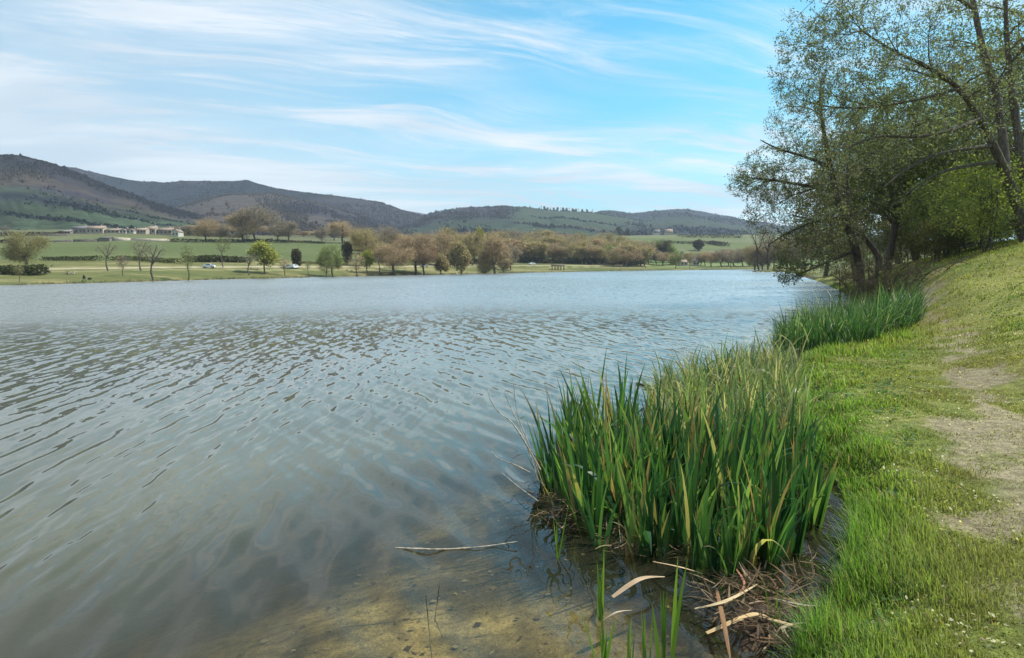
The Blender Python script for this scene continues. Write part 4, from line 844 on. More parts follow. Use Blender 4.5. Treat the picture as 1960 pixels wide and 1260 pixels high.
gm = 'trees along the far shore'
T = [('willow_tree', 'round1', 50, 523, 190, 438, 74, 'pale', 'yellowish willow with a broad untidy crown at the far left beside the small cabin'),
 ('shore_tree', 'thin', 38, 544, 150, 505, 20, 'pale', 'small pale stem at the very water edge at the far left'),
 ('plane_tree', 'bare', 207, 519, 205, 462, 42, 'gr', 'pollarded bare tree farthest left of the short row beside the track'),
 ('plane_tree', 'thin', 236, 528, 182, 486, 26, 'gr', 'small thin bare tree between the first and second pollarded trees'),
 ('plane_tree', 'bare1', 270, 519, 208, 458, 48, 'gr', 'bare forked tree standing behind the row near the water'),
 ('plane_tree', 'bare', 294, 531, 180, 466, 56, 'gr', 'bare forked tree nearest the water left of the white car'),
 ('birch_tree', 'thin', 360, 528, 188, 466, 34, 'gn', 'slender straight tree halfway to the white car'),
 ('ash_tree', 'bare1', 427, 512, 244, 452, 36, 'gn', 'bare slender tree just right of the white car'),
 ('plane_tree', 'bare', 478, 529, 226, 482, 40, 'gr', 'low pale stemmed bare tree left of the yellow green tree'),
 ('willow_tree', 'leafy0', 507, 524, 236, 455, 48, 'yg', 'bright yellow green tree by the water right of the white car'),
 ('shore_tree', 'thin', 545, 525, 236, 492, 26, 'brown', 'small bare tree with a pale foot by the parked vans'),
 ('ivy_tree', 'dark', 568, 506, 262, 471, 20, 'dk', 'short dark ivy covered stem behind the parked vans'),
 ('shore_tree', 'thin', 590, 520, 246, 498, 12, 'gn', 'tiny sapling between the vans and the pale green pair'),
 ('birch_tree', 'oval0', 624, 528, 236, 466, 28, 'gn', 'pale green slim tree, left of a pair at the water'),
 ('birch_tree', 'oval1', 637, 522, 246, 460, 38, 'gn', 'pale green slim tree, right and taller one of a pair'),
 ('fir_tree', 'dark', 664, 500, 300, 456, 22, 'dk', 'dark narrow evergreen in front of the field corner'),
 ('willow_tree', 'round1', 702, 507, 300, 430, 56, 'og', 'large round olive willow right of the dark evergreen'),
 ('shore_tree', 'thin', 684, 526, 248, 482, 34, 'brown', 'small bare brown tree in front of the large olive willow'),
 ('willow_tree', 'leafy1', 703, 518, 268, 474, 28, 'yg', 'small yellow green tree under the large olive willow'),
 ('shore_tree', 'thin', 726, 518, 272, 476, 26, 'brown', 'thin brown tree right of the small yellow green one'),
 ('maple_tree', 'round2', 757, 526, 272, 456, 62, 'brown', 'round brown bare tree by the water left of the reddish trees'),
 ('maple_tree', 'round1', 797, 520, 285, 440, 60, 'red', 'large reddish brown tree, left one of the touching pair'),
 ('maple_tree', 'round2', 812, 520, 288, 452, 44, 'red', 'reddish brown tree, right one of the touching pair'),
 ('lime_tree', 'leafy2', 846, 519, 290, 481, 32, 'og', 'small yellowish tree between reddish pair and tall egg shaped tree'),
 ('lime_tree', 'leafy1', 881, 521, 284, 455, 42, 'og', 'tall egg shaped olive green tree standing at the water'),
 ('shore_tree', 'oval2', 927, 519, 300, 482, 28, 'og', 'small double stemmed tree right of the egg shaped tree'),
 ('lime_tree', 'oval0', 948, 521, 300, 444, 48, 'brown', 'tall brown tree at the water near the middle of the far shore'),
 ('ash_tree', 'oval1', 977, 509, 350, 462, 30, 'gr', 'grey brown tree with bare trunk and shadow left of the shelter'),
 ('shore_tree', 'leafy2', 965, 514, 330, 492, 26, 'og', 'low olive bushy tree right of the tall brown tree'),
 ('maple_tree', 'round2', 838, 510, 340, 436, 48, 'brown', 'tall brown crown standing behind the small yellowish tree'),
 ('lime_tree', 'oval2', 862, 508, 350, 429, 44, 'og', 'tallest yellowish brown crown behind the egg shaped tree'),
 ('poplar_tree', 'leafy1', 918, 508, 360, 428, 20, 'yg', 'narrow yellow topped tree rising above the brown ones'),
 ('maple_tree', 'round1', 905, 509, 356, 440, 40, 'og', 'olive crown just left of the narrow yellow topped tree'),
 ('maple_tree', 'round2', 737, 505, 345, 424, 46, 'gr', 'grey brown crown behind the round olive willow'),
 ('maple_tree', 'round1', 776, 506, 345, 446, 48, 'brown', 'brown crown showing between the round brown and reddish trees'),
 ('oak_tree', 'round0', 491, 463, 455, 389, 78, 'gr', 'biggest bare round oak standing on the hedge line above the field'),
 ('oak_tree', 'round1', 466, 462, 450, 402, 54, 'brown', 'leaning oak close to the left of the biggest oak', ),
 ('oak_tree', 'round2', 395, 460, 440, 412, 44, 'brown', 'bare round tree on the hedge line right of the village'),
 ('ash_tree', 'round1', 552, 461, 470, 419, 40, 'gr', 'grey round tree on the hedge line right of the biggest oak'),
 ('ash_tree', 'oval1', 532, 458, 490, 424, 30, 'gr', 'faint grey tree between the biggest oak and the grey round tree'),
 ('ash_tree', 'round2', 615, 458, 480, 430, 24, 'gr', 'small faint grey tree above the middle of the field'),
 ('maple_tree', 'round1', 656, 462, 500, 420, 54, 'brown', 'wide brown crown at the right end of the field top'),
 ('maple_tree', 'round2', 640, 457, 540, 428, 28, 'gr', 'grey crown left of the wide brown crown above the field'),
 ('ash_tree', 'oval1', 424, 460, 455, 424, 24, 'gr', 'small grey tree right of the round tree near the village'),
 ('ash_tree', 'bare1', 10, 457, 430, 430, 22, 'gr', 'small bare tree on the pale strip at the far left'),
 ('maple_tree', 'oval2', 1174, 512, 420, 474, 22, 'og', 'small olive tree before the wood near the right end of the lawn'),
 ('maple_tree', 'round2', 1194, 511, 425, 468, 40, 'brown', 'brown tree right of the small olive tree before the wood'),
 ('maple_tree', 'oval0', 1216, 510, 430, 474, 28, 'brown', 'last brown tree before the open lawn'),
 ('willow_tree', 'oval1', 1293, 517, 404, 478, 22, 'gn', 'small green brown tree at the right end of the open lawn'),
 ('shore_tree', 'thin', 1320, 517, 404, 486, 16, 'og', 'thin yellowish tree in front of the white houses'),
 ('pine_tree', 'dark', 1337, 480, 660, 456, 22, 'dk', 'dark round evergreen standing alone in the green field at right'),
 ('pine_tree', 'dark', 1184, 447, 1000, 431, 10, 'dk', 'dark conifer on the lower slope beside the grey barn'),
 ('pine_tree', 'dark', 1201, 447, 1000, 434, 8, 'dk', 'small dark conifer right of the other conifer on the slope'),
 ('alder_tree', 'bare1', 1453, 519.5, 236, 430, 46, 'gr', 'dark bare tree standing with its foot in the lake near the spit'),
 ('alder_tree', 'bare', 1470, 513, 260, 438, 48, 'gr', 'dark forked tree on the grass spit behind the tree in the lake'),
 ('shore_tree', 'thin', 1399, 516, 390, 476, 18, 'gr', 'thin dark stem between the brown thickets at right')]
for t_ in T:
    nm, key, x, y, d, top, wpx, cm, lb = t_
    fartree(nm, key, x, y, d, top, wpx, cm, lb, gm, bark=FARD if nm in ('alder_tree', 'oak_tree', 'pine_tree', 'ivy_tree') else None, lean=-.12 if 'leaning' in lb else 0)
# wood behind the lawn: separate crowns, three rows deep
rw = random.Random(5); ordn = lambda i: ['first', 'second', 'third', 'fourth', 'fifth', 'sixth', 'seventh', 'eighth', 'ninth', 'tenth', 'eleventh', 'twelfth', 'thirteenth', 'fourteenth', 'fifteenth', 'sixteenth', 'seventeenth', 'eighteenth'][i]
def row(x0, x1, n, y, d, tops, wpx, cms, rowname, keys=('round1', 'round2', 'oval1', 'leafy0')):
    for i in range(n):
        x = x0+(x1-x0)*(i+.5)/n+rw.uniform(-4, 4); tp = np.interp(x, [q[0] for q in tops], [q[1] for q in tops])+rw.uniform(-5, 5); cm = rw.choice(cms)
        cn = dict(brown='brown', og='olive', gr='grey', gn='dull green', dk='dark', red='reddish')[cm]
        fartree('wood_tree', rw.choice(keys), x, y, d+rw.uniform(-12, 12), tp, wpx*rw.uniform(.85, 1.25), cm, '%s tree, %s from the left in the %s' % (cn, ordn(i), rowname), 'trees of the wood behind the lawn')
row(985, 1240, 13, 503, 440, [(985, 470), (1010, 462), (1100, 464), (1160, 468), (1240, 472)], 30, ['brown', 'og', 'og', 'gn'], 'front row of the wood')
row(975, 1240, 13, 500, 480, [(975, 446), (1050, 448), (1120, 452), (1240, 462)], 34, ['brown', 'og', 'gr'], 'middle row of the wood')
row(960, 1230, 13, 496, 530, [(960, 434), (1000, 434), (1060, 439), (1140, 441), (1230, 458)], 36, ['brown', 'og', 'gr', 'brown'], 'back row of the wood')
row(1238, 1300, 6, 503, 500, [(1238, 462), (1260, 452), (1300, 476)], 22, ['gn', 'og', 'dk'], 'dark group at the lawn end')
row(1345, 1480, 10, 512, 430, [(1345, 484), (1370, 476), (1400, 480), (1440, 470), (1480, 462)], 28, ['gr', 'brown', 'gr'], 'grey thicket near the lake end', ('round1', 'round2', 'oval1'))
row(1236, 1350, 9, 511, 455, [(1236, 478), (1300, 484), (1350, 482)], 26, ['gr', 'brown', 'og'], 'low scrub at the lake end', ('round1', 'round2', 'leafy0'))
row(1440, 1560, 8, 515, 300, [(1440, 470), (1480, 455), (1560, 440)], 36, ['brown', 'gr', 'og'], 'brown thicket behind the grass spit', ('round1', 'round2', 'oval1'))
row(1300, 1420, 8, 509, 520, [(1300, 486), (1360, 482), (1420, 476)], 22, ['gr', 'brown', 'gn'], 'scrub behind the white houses', ('round1', 'round2', 'oval1'))
row(690, 985, 16, 503, 400, [(690, 470), (760, 466), (850, 462), (900, 460), (960, 456)], 48, ['brown', 'og', 'gn'], 'low belt behind the shore trees', ('round1', 'round2', 'leafy0'))
row(690, 960, 14, 500, 420, [(690, 455), (760, 446), (850, 444), (900, 442), (960, 440)], 48, ['brown', 'gr', 'og'], 'belt behind the reddish trees', ('round1', 'round2', 'oval1'))
row(330, 700, 14, 450, 620, [(330, 436), (420, 430), (520, 434), (600, 438), (700, 432)], 30, ['gr', 'brown', 'gr'], 'faint line under the hills', ('round1', 'round2', 'oval1'))
# wind-bent pines along the crest
xs = [1036, 1042, 1048, 1054, 1060, 1067, 1072, 1078, 1084, 1090, 1096, 1102, 1108, 1114, 1124, 1134]
for i, x in enumerate(xs):
    y = float(np.interp(x, [1000, 1050, 1130, 1180], [397, 402.5, 407.5, 415]))+1; d = 1900
    b = P(x, y, d); hgt = rw.uniform(7, 10)/FPX*d; root = empty('pine_tree', b-np.array([0, 0, 3]), 'dark pine on the crest of the central hill, %s from the left' % ordn(i), 'tree', 'pines along the crest of the central hill')
    root.scale = (hgt*.95, hgt*.95, hgt+3); root.rotation_euler = (0, rw.uniform(-.15, .2), rw.uniform(0, 6))
    for nm, me, mt in (('trunk', PROTO['thin'][0], FARD), ('crown', PROTO['dark' if i % 3 else 'bare'][1], CM['dk'])):
        o = bpy.data.objects.new(nm, me); S.collection.objects.link(o); o.parent = root; o.material_slots[0].link = 'OBJECT'; o.material_slots[0].material = mt

# ------------------------------------------------------------------ hedges
def hedge(pts, h, w, col, label, n=2600, seed=0):
    rr = np.random.default_rng(seed+700); c = np.array([P(x, y, d) for x, y, d in pts]); u = rr.random(n)*(len(c)-1); i = u.astype(int); f = (u-i)[:, None]
    p = c[i]*(1-f)+c[i+1]*f; p[:, 0] += rr.normal(size=n)*w*.4; p[:, 1] += rr.normal(size=n)*w*.5; zb = ground_z(p[:, 0], p[:, 1]); hh = h*(.45+.9*fbm(p[:, 0]*.12, p[:, 1]*.05, seed+9))
    p[:, 2] = zb+hh*rr.random(n)**.8; d = rr.normal(size=(n, 3)); d /= np.linalg.norm(d, axis=1, keepdims=True); s = np.cross(d, rr.normal(size=(n, 3))); s /= np.linalg.norm(s, axis=1, keepdims=True)
    z = h*.35*rr.uniform(.4, 1.2, (n, 1)); V = np.stack([p-s*z*.5, p-d*z*.5, p+s*z*.5, p+d*z*.5], 1)
    return tag(mesh_np('hedge', V, np.arange(n*4).reshape(-1, 4), leafmat('hedge_mat', trans=.2, rough=.9, spec=.1), None, np.repeat(np.array(col)*rr.uniform(.6, 1.4, (n, 1)), 4, 0), smooth=False), label, 'hedge', 'field hedges')
DKH = (.055, .050, .025)
hedge([(325, 463.5, 428), (470, 463.5, 428+30), (520, 463, 470)], 2.2, 3, DKH, 'dark hedge along the top of the green field below the biggest oak', seed=1)
hedge([(525, 463, 470), (620, 465, 478)], 1.9, 3, DKH, 'dark hedge at the field top right of the biggest oak', 1400, seed=2)
hedge([(85, 498, 250), (190, 498, 250)], 1.5, 3, (.06, .065, .025), 'low broken hedge along the field foot left of the track bend', 1200, seed=3)
hedge([(215, 498, 252), (345, 499, 252)], 1.6, 3, (.085, .09, .035), 'green bushy hedge behind the row of pollarded trees', 1500, seed=4)
hedge([(360, 500, 262), (470, 502, 275)], 2.4, 3, (.065, .07, .03), 'dark bushy hedge directly behind the white car', 1900, seed=5)
hedge([(-40, 472, 420), (35, 468, 420)], 2.2, 4, DKH, 'hedge on the left field edge behind the willow', 900, seed=6)
hedge([(0, 450, 470), (120, 448, 475)], 2.5, 4, DKH, 'dark hedge left of the village houses', 1400, seed=7)
hedge([(0, 527, 185), (78, 528, 180)], 2.2, 3, (.07, .08, .03), 'rough bushes around the foot of the willow beside the cabin', 1400, seed=8)
hedge([(575, 503, 290), (660, 506, 296)], 1.2, 3, (.09, .08, .04), 'low hedge behind the pale green pair of trees', 900, seed=9)
hedge([(1270, 468, 730), (1320, 463, 730), (1345, 461, 740)], 3.0, 5, DKH, 'hedge crossing the right hand field above the lone evergreen', 900, seed=10)
hedge([(1355, 462, 740), (1390, 470, 720)], 4.0, 6, DKH, 'thick hedge at the right end of the field', 800, seed=11)
hedge([(1300, 455, 850), (1420, 460, 850)], 4.0, 6, DKH, 'far hedge under the right hill', 900, seed=12)
hedge([(985, 503, 432), (1110, 504, 436), (1230, 505, 445)], 4.0, 5, (.055, .050, .024), 'dark undergrowth along the foot of the wood behind the shelter', 3600, seed=13)
hedge([(330, 452, 500), (470, 452, 520)], 4, 8, (.10, .085, .05), 'brown scrub between the village and the big oak', 1400, seed=14)
hedge([(700, 505, 360), (960, 506, 390)], 3.2, 5, (.075, .06, .03), 'brown undergrowth behind the reddish trees', 2600, seed=15)

# ------------------------------------------------------------------ village, walls, cabin
ROOFS = [plain('tile_mat%d' % i, c, .9, .1, .25, 1.2) for i, c in enumerate([(.29, .22, .17), (.25, .195, .155), (.15, .145, .14), (.21, .19, .175)])]
WALLS = [plain('render_mat%d' % i, c, .9, .1, .12, .8) for i, c in enumerate([(.36, .31, .25), (.30, .26, .21), (.46, .43, .37), (.19, .17, .15)])]
GLS = plain('window_mat', (.03, .035, .045), .2, .6, .1)
WOODM = plain('board_mat', (.10, .08, .055), .85, .2, .3, 4)
def slab(m_, pts, th):                 # sloped quad given thickness
    p = np.array(pts, float); n = np.cross(p[1]-p[0], p[3]-p[0]); n /= np.linalg.norm(n); q_ = p+n*th
    m_.add(np.concatenate([p, q_]), np.array([(0, 3, 2, 1), (4, 5, 6, 7), (0, 1, 5, 4), (1, 2, 6, 5), (2, 3, 7, 6), (3, 0, 4, 7)]))
def boxm(m_, x0, x1, y0, y1, z0, z1):
    m_.add([(x0, y0, z0), (x1, y0, z0), (x1, y1, z0), (x0, y1, z0), (x0, y0, z1), (x1, y0, z1), (x1, y1, z1), (x0, y1, z1)], np.array([(0, 3, 2, 1), (4, 5, 6, 7), (0, 1, 5, 4), (1, 2, 6, 5), (2, 3, 7, 6), (3, 0, 4, 7)]))
def house(x0, x1, ybase, ytop, d, wm, rm, label, name='house', nwin=3, gable=False, depth=8, rz=.0, chim=True, group=None, roofk=.36, cat='house'):
    a = P(x0, ybase, d); b = P(x1, ybase, d); w = b[0]-a[0]; H = P((x0+x1)/2, ytop, d)[2]-P((x0+x1)/2, ybase, d)[2]; zb = min(gz((a[0]+b[0])/2, d), P((x0+x1)/2, ybase, d)[2])
    H = P((x0+x1)/2, ytop, d)[2]-zb; he = H*(1-roofk); r_ = empty(name, ((a[0]+b[0])/2, d, zb-.3), label, cat, group, rz); W2 = w/2; m1_ = Mesh()
    V = [(-W2, 0, 0), (W2, 0, 0), (W2, depth, 0), (-W2, depth, 0), (-W2, 0, he), (W2, 0, he), (W2, depth, he), (-W2, depth, he)]
    F = [(0, 1, 5, 4), (1, 2, 6, 5), (2, 3, 7, 6), (3, 0, 4, 7), (4, 5, 6, 7)]; m1_.add(V, np.array(F))
    if gable: m1_.add([(-W2, 0, he), (W2, 0, he), (0, 0, H-.1), (0, depth, H-.1), (W2, depth, he), (-W2, depth, he)], np.array([(0, 1, 2, 2), (4, 5, 3, 3)])[:, :])
    else: m1_.add([(-W2, 0, he), (-W2, depth, he), (-W2, depth/2, H-.1), (W2, 0, he), (W2, depth, he), (W2, depth/2, H-.1)], np.array([(0, 2, 1, 1), (3, 4, 5, 5)]))
    m1_.F = [np.asarray(f) for f in m1_.F]
    o1 = bpy.data.meshes.new('wall'); vv = np.concatenate(m1_.V); o1.from_pydata([tuple(v) for v in vv], [], [list(dict.fromkeys(f)) for f_ in m1_.F for f in f_.tolist()]); o1.materials.append(WALLS[wm])
    ow = bpy.data.objects.new('wall', o1); S.collection.objects.link(ow); ow.parent = r_
    rf = Mesh(); e = .35
    if gable: slab(rf, [(-W2-e, -e, he-.2), (0, -e, H), (0, depth+e, H), (-W2-e, depth+e, he-.2)][::-1], .18); slab(rf, [(W2+e, -e, he-.2), (W2+e, depth+e, he-.2), (0, depth+e, H), (0, -e, H)][::-1], .18)
    else: slab(rf, [(-W2-e, -e, he-.2), (W2+e, -e, he-.2), (W2+e, depth/2, H), (-W2-e, depth/2, H)], .18); slab(rf, [(W2+e, depth+e, he-.2), (-W2-e, depth+e, he-.2), (-W2-e, depth/2, H), (W2+e, depth/2, H)], .18)
    ro = rf.build('roof', ROOFS[rm], r_, False)
    if chim: cm_ = Mesh(); boxm(cm_, W2*.4, W2*.4+.7, depth/2-.3, depth/2+.3, H-.5, H+.9); cm_.build('chimney', WALLS[0], ro, False)
    for i in range(nwin):
        xw = -W2+w*(i+.5)/nwin; wi = Mesh(); boxm(wi, xw-.5, xw+.5, -.06, .05, he*.45, he*.45+1.3); wi.build('window', GLS, r_, False)
    return r_
gv = 'village houses under the left hill'
for a in [(112, 134, 448, 439.5, 485, 3, 3, 'small grey shed at the left end of the village'), (136, 165, 447, 431.5, 490, 1, 2, 'long grey roofed house, first big one from the left in the village'), (165.5, 197, 447, 431.5, 486, 0, 0, 'pink walled two storey house in the village'),
          (197, 228, 447, 436.5, 488, 0, 1, 'low house right of the pink two storey house'), (229, 241, 446, 437, 480, 2, 3, 'narrow pale gabled house, left of two'), (242, 256, 446, 436.5, 482, 2, 1, 'narrow pale gabled house, right of two'),
          (257, 279, 446, 435.5, 486, 0, 0, 'pink roofed house in the middle right of the village'), (280, 297, 446, 432, 492, 0, 0, 'taller tan house rising above its neighbours'), (298, 328, 446, 435, 494, 1, 1, 'long brown roofed house near the right end of the village'),
          (329, 341, 446, 437, 482, 2, 1, 'small white gabled house at the right end of the village')]:
    x0, x1, yb, yt, d, wm, rm, lb = a; house(x0, x1, yb, yt, d, wm, rm, lb, gable=('gabled' in lb), group=gv, nwin=2 if x1-x0 < 18 else 4)
house(632, 645, 456, 442.5, 620, 0, 0, 'pinkish house half hidden behind the trees above the field')
house(1252, 1264, 446, 439, 1010, 2, 2, 'white farmhouse on the slope under the right hill, left one', nwin=2); house(1274, 1288, 445, 438, 1020, 0, 0, 'tan farmhouse on the slope under the right hill, right one', nwin=2)
house(1174, 1183, 447, 437, 985, 3, 2, 'grey barn beside the dark conifer on the lower slope', 'barn', nwin=0, chim=False, gable=True, cat='barn')
house(1303, 1316, 507, 497, 440, 2, 0, 'white house with low roof behind the right end of the lawn, left one', nwin=2); house(1327, 1338, 507, 495, 440, 2, 3, 'white house behind the right end of the lawn, right one', nwin=2, gable=True)
house(1304, 1308, 503, 480, 470, 2, 2, 'slim white tower behind the white houses', 'tower', nwin=1, depth=2.5, chim=False, gable=True, roofk=.25, cat='tower')
house(1200, 1207, 506, 500.5, 432, 0, 0, 'small yellowish hut at the edge of the wood', 'hut', nwin=1, chim=False, depth=3, cat='hut')
house(49, 75, 525, 512.5, 188, 3, 3, 'small grey cabin under the yellowish willow', 'cabin', nwin=2, chim=False, depth=4, cat='cabin', roofk=.4)
house(190, 210, 468, 452.5, 424, 3, 2, 'grey square building at the end of the long stone wall', 'barn', nwin=0, chim=False, depth=9, roofk=.12, cat='barn')
STONE = plain('stone_mat', (.16, .14, .115), .95, .1, .3, .6, .6); PALE = plain('pale_wall_mat', (.52, .44, .34), .95, .1, .15, .5)
def wallrun(name, pts, label, cat, mat, th=.5):
    """upright wall through (x, ybase, ytop, depth) points"""
    m_ = Mesh()
    for a, b in zip(pts[:-1], pts[1:]):
        p0, p1, t0, t1 = P(a[0], a[1], a[3]), P(b[0], b[1], b[3]), P(a[0], a[2], a[3]), P(b[0], b[2], b[3]); p0[2] -= 1.2; p1[2] -= 1.2; v = np.array([0, th, 0])
        t0[:2] = p0[:2]; t1[:2] = p1[:2]
        m_.add([p0, p1, p1+v, p0+v, t0, t1, t1+v, t0+v], np.array([(0, 3, 2, 1), (4, 5, 6, 7), (0, 1, 5, 4), (1, 2, 6, 5), (2, 3, 7, 6), (3, 0, 4, 7)]))
    return tag(m_.build(name, mat, None, False), label, cat)
wallrun('stone_wall', [(94, 468.5, 461, 424), (140, 468.3, 458.5, 424), (189, 468, 457, 424)], 'long dark stone retaining wall left of the square building', 'wall', STONE)
wallrun('garden_wall', [(211, 462, 453, 427), (250, 461.5, 456, 429), (324, 461.5, 457.5, 432)], 'long pale wall right of the square building below the village', 'wall', PALE)
wallrun('garden_wall', [(60, 450.5, 447.5, 470), (130, 450.5, 447.5, 470)], 'low grey wall left of and below the village houses', 'wall', STONE)

# ------------------------------------------------------------------ cars
PAINT = {}
def paint(c):
    if c not in PAINT: PAINT[c] = plain('car_paint', c, .3, .6, .03, 1, 0)
    return PAINT[c]
TYRE = plain('tyre_mat', (.02, .02, .02), .8, .2, .1); RIM = plain('rim_mat', (.4, .4, .42), .4, .5, .1, metal=.6)
def car_meshes():
    # body: side outline extruded with tumblehome
    prof = [(-2.10, .35), (-2.12, .62), (-1.95, .88), (-1.55, .98), (-.95, 1.36), (-.5, 1.46), (.45, 1.46), (1.0, 1.28), (1.35, .98), (1.95, .84), (2.12, .60), (2.08, .32)]
    m_ = Mesh(); n = len(prof); V = []
    for s, k_ in ((-1, 0), (-1, 1), (1, 1), (1, 0)):
        for x, z in prof: V.append((x*(1 if k_ == 0 else .99), s*(.84 if k_ == 0 else .80)*(1-.16*max(0, z-.95)/.5), z))
    V = [(x, y, z) for x, y, z in V]; F = []
    for i in range(n-1): F.append((i, i+1, 3*n+i+1, 3*n+i))
    F = [list(f) for f in F]; F.append(list(range(n))[::-1]); F.append([3*n+i for i in range(n)]); F.append([0, 3*n, 4*n-1, n-1])
    me = bpy.data.meshes.new('body'); me.from_pydata(V, [], F)
    g = bpy.data.meshes.new('window'); gp = [(-.92, 1.02), (-.78, 1.32), (.42, 1.38), (1.05, 1.02)]
    GV = [(x, s*(.845 if z < 1.1 else .735), z) for s in (-1, 1) for x, z in gp]; GV += [(-1.50, -.72, 1.0), (-1.50, .72, 1.0), (-1.02, .64, 1.34), (-1.02, -.64, 1.34), (1.36, -.74, 1.0), (1.36, .74, 1.0), (1.04, .66, 1.29), (1.04, -.66, 1.29)]
    g.from_pydata([(x*1.01, y, z) for x, y, z in GV], [], [(0, 1, 2, 3), (7, 6, 5, 4), (8, 9, 10, 11), (15, 14, 13, 12)])
    wv2 = Mesh(); th = np.linspace(0, 2*np.pi, 16, endpoint=False); ring = lambda r_, y: np.stack([np.cos(th)*r_, np.full(16, y), np.sin(th)*r_], -1)
    Vt = np.concatenate([ring(.20, -.1), ring(.31, -.1), ring(.31, .1), ring(.20, .1)]); i = np.arange(16); j = (i+1) % 16
    Ft = np.concatenate([np.stack([i+16*a, j+16*a, j+16*(a+1), i+16*(a+1)], -1) for a in range(3)])
    ty = mesh_np('tyre', Vt, Ft, TYRE); rm = bpy.data.meshes.new('rim'); rm.from_pydata([tuple(v) for v in np.concatenate([ring(.20, -.08), ring(.20, .08)])], [], [list(range(16)), list(range(31, 15, -1))]); rm.materials.append(RIM)
    S.collection.objects.unlink(ty); g.materials.append(GLS); return me, g, ty.data, rm
CB, CG, CT, CRM = car_meshes()
def car(x, y, d, rz, col, label, sc=(1, 1, 1), name='parked_car', cat='car', group='cars parked on the far lawn'):
    b = P(x, y, d); b[2] = gz(b[0], b[1])+.02; r_ = empty(name, b, label, cat, group, rz); r_.scale = sc
    mb_ = CB.copy(); mb_.materials.clear(); mb_.materials.append(paint(col)); o = bpy.data.objects.new('body', mb_); S.collection.objects.link(o); o.parent = r_
    o = bpy.data.objects.new('window', CG); S.collection.objects.link(o); o.parent = r_
    for wx in (-1.32, 1.30):
        for wy in (-.76, .76):
            w_ = bpy.data.objects.new('wheel', CT); S.collection.objects.link(w_); w_.parent = r_; w_.location = (wx, wy, .31)
            q_ = bpy.data.objects.new('rim', CRM); S.collection.objects.link(q_); q_.parent = w_
car(399.5, 511, 238, .1, (.72, .74, .78), 'silver white car parked alone beside the track on the far shore')
car(552, 508, 258, .3, (.75, .75, .75), 'white van parked behind a bare sapling, left of two', (.95, .95, 1.15), 'parked_van', 'van')
car(563, 508, 260, 1.2, (.75, .74, .72), 'white van parked end on, right of two', (.95, .95, 1.15), 'parked_van', 'van')
car(812, 511, 320, .2, (.70, .70, .70), 'white car seen between the reddish trees')
car(1019, 509, 395, .5, (.78, .78, .76), 'white car standing at the left end of the sandy track near the shelter')
car(642, 512, 285, 1.3, (.62, .6, .58), 'pale car behind the pale green pair of trees')
# picnic tables
def picnic(x, y, d, label, L=2.2):
    b = P(x, y, d); b[2] = gz(b[0], b[1]); r_ = empty('picnic_table', b, label, 'picnic table', 'picnic tables on the far lawn'); m_ = Mesh(); boxm(m_, -L/2, L/2, -.4, .4, .70, .78); m_.build('tabletop', PALE, r_, False)
    for s in (-1, 1):
        m_ = Mesh(); boxm(m_, -L/2, L/2, s*.75-.14, s*.75+.14, .40, .46); m_.build('bench', PALE, r_, False); m_ = Mesh(); boxm(m_, s*L*.32-.08, s*L*.32+.08, -.7, .7, 0, .398); boxm(m_, s*L*.32-.06, s*L*.32+.06, -.15, .15, .40, .70); m_.build('leg', PALE, r_, False)
picnic(135, 525, 188, 'pale picnic table on the grass left of the pollarded trees', 2.4); picnic(669, 514, 270, 'pale picnic table below the large olive willow', 3.0); picnic(487, 515, 244, 'brown picnic table left of the yellow green tree', 3.6)
# shelter
b = P(1068, 513.5, 372); b[2] = gz(b[0], b[1]); r_ = empty('picnic_shelter', b, 'open wooden shelter on posts standing by the far shore', 'shelter')
rf = Mesh(); W_ = 3.6; slab(rf, [(-W_, -2, 2.1), (W_, -2, 2.1), (W_, 0, 2.9), (-W_, 0, 2.9)], .12); slab(rf, [(W_, 2, 2.1), (-W_, 2, 2.1), (-W_, 0, 2.9), (W_, 0, 2.9)], .12); rf.build('roof', WOODM, r_, False)
for xx in (-3.2, -1.6, 0, 1.6, 3.2):
    for yy in (-1.7, 1.7): m_ = Mesh(); boxm(m_, xx-.12, xx+.12, yy-.12, yy+.12, -.1, 2.2); m_.build('post', WOODM, r_, False)

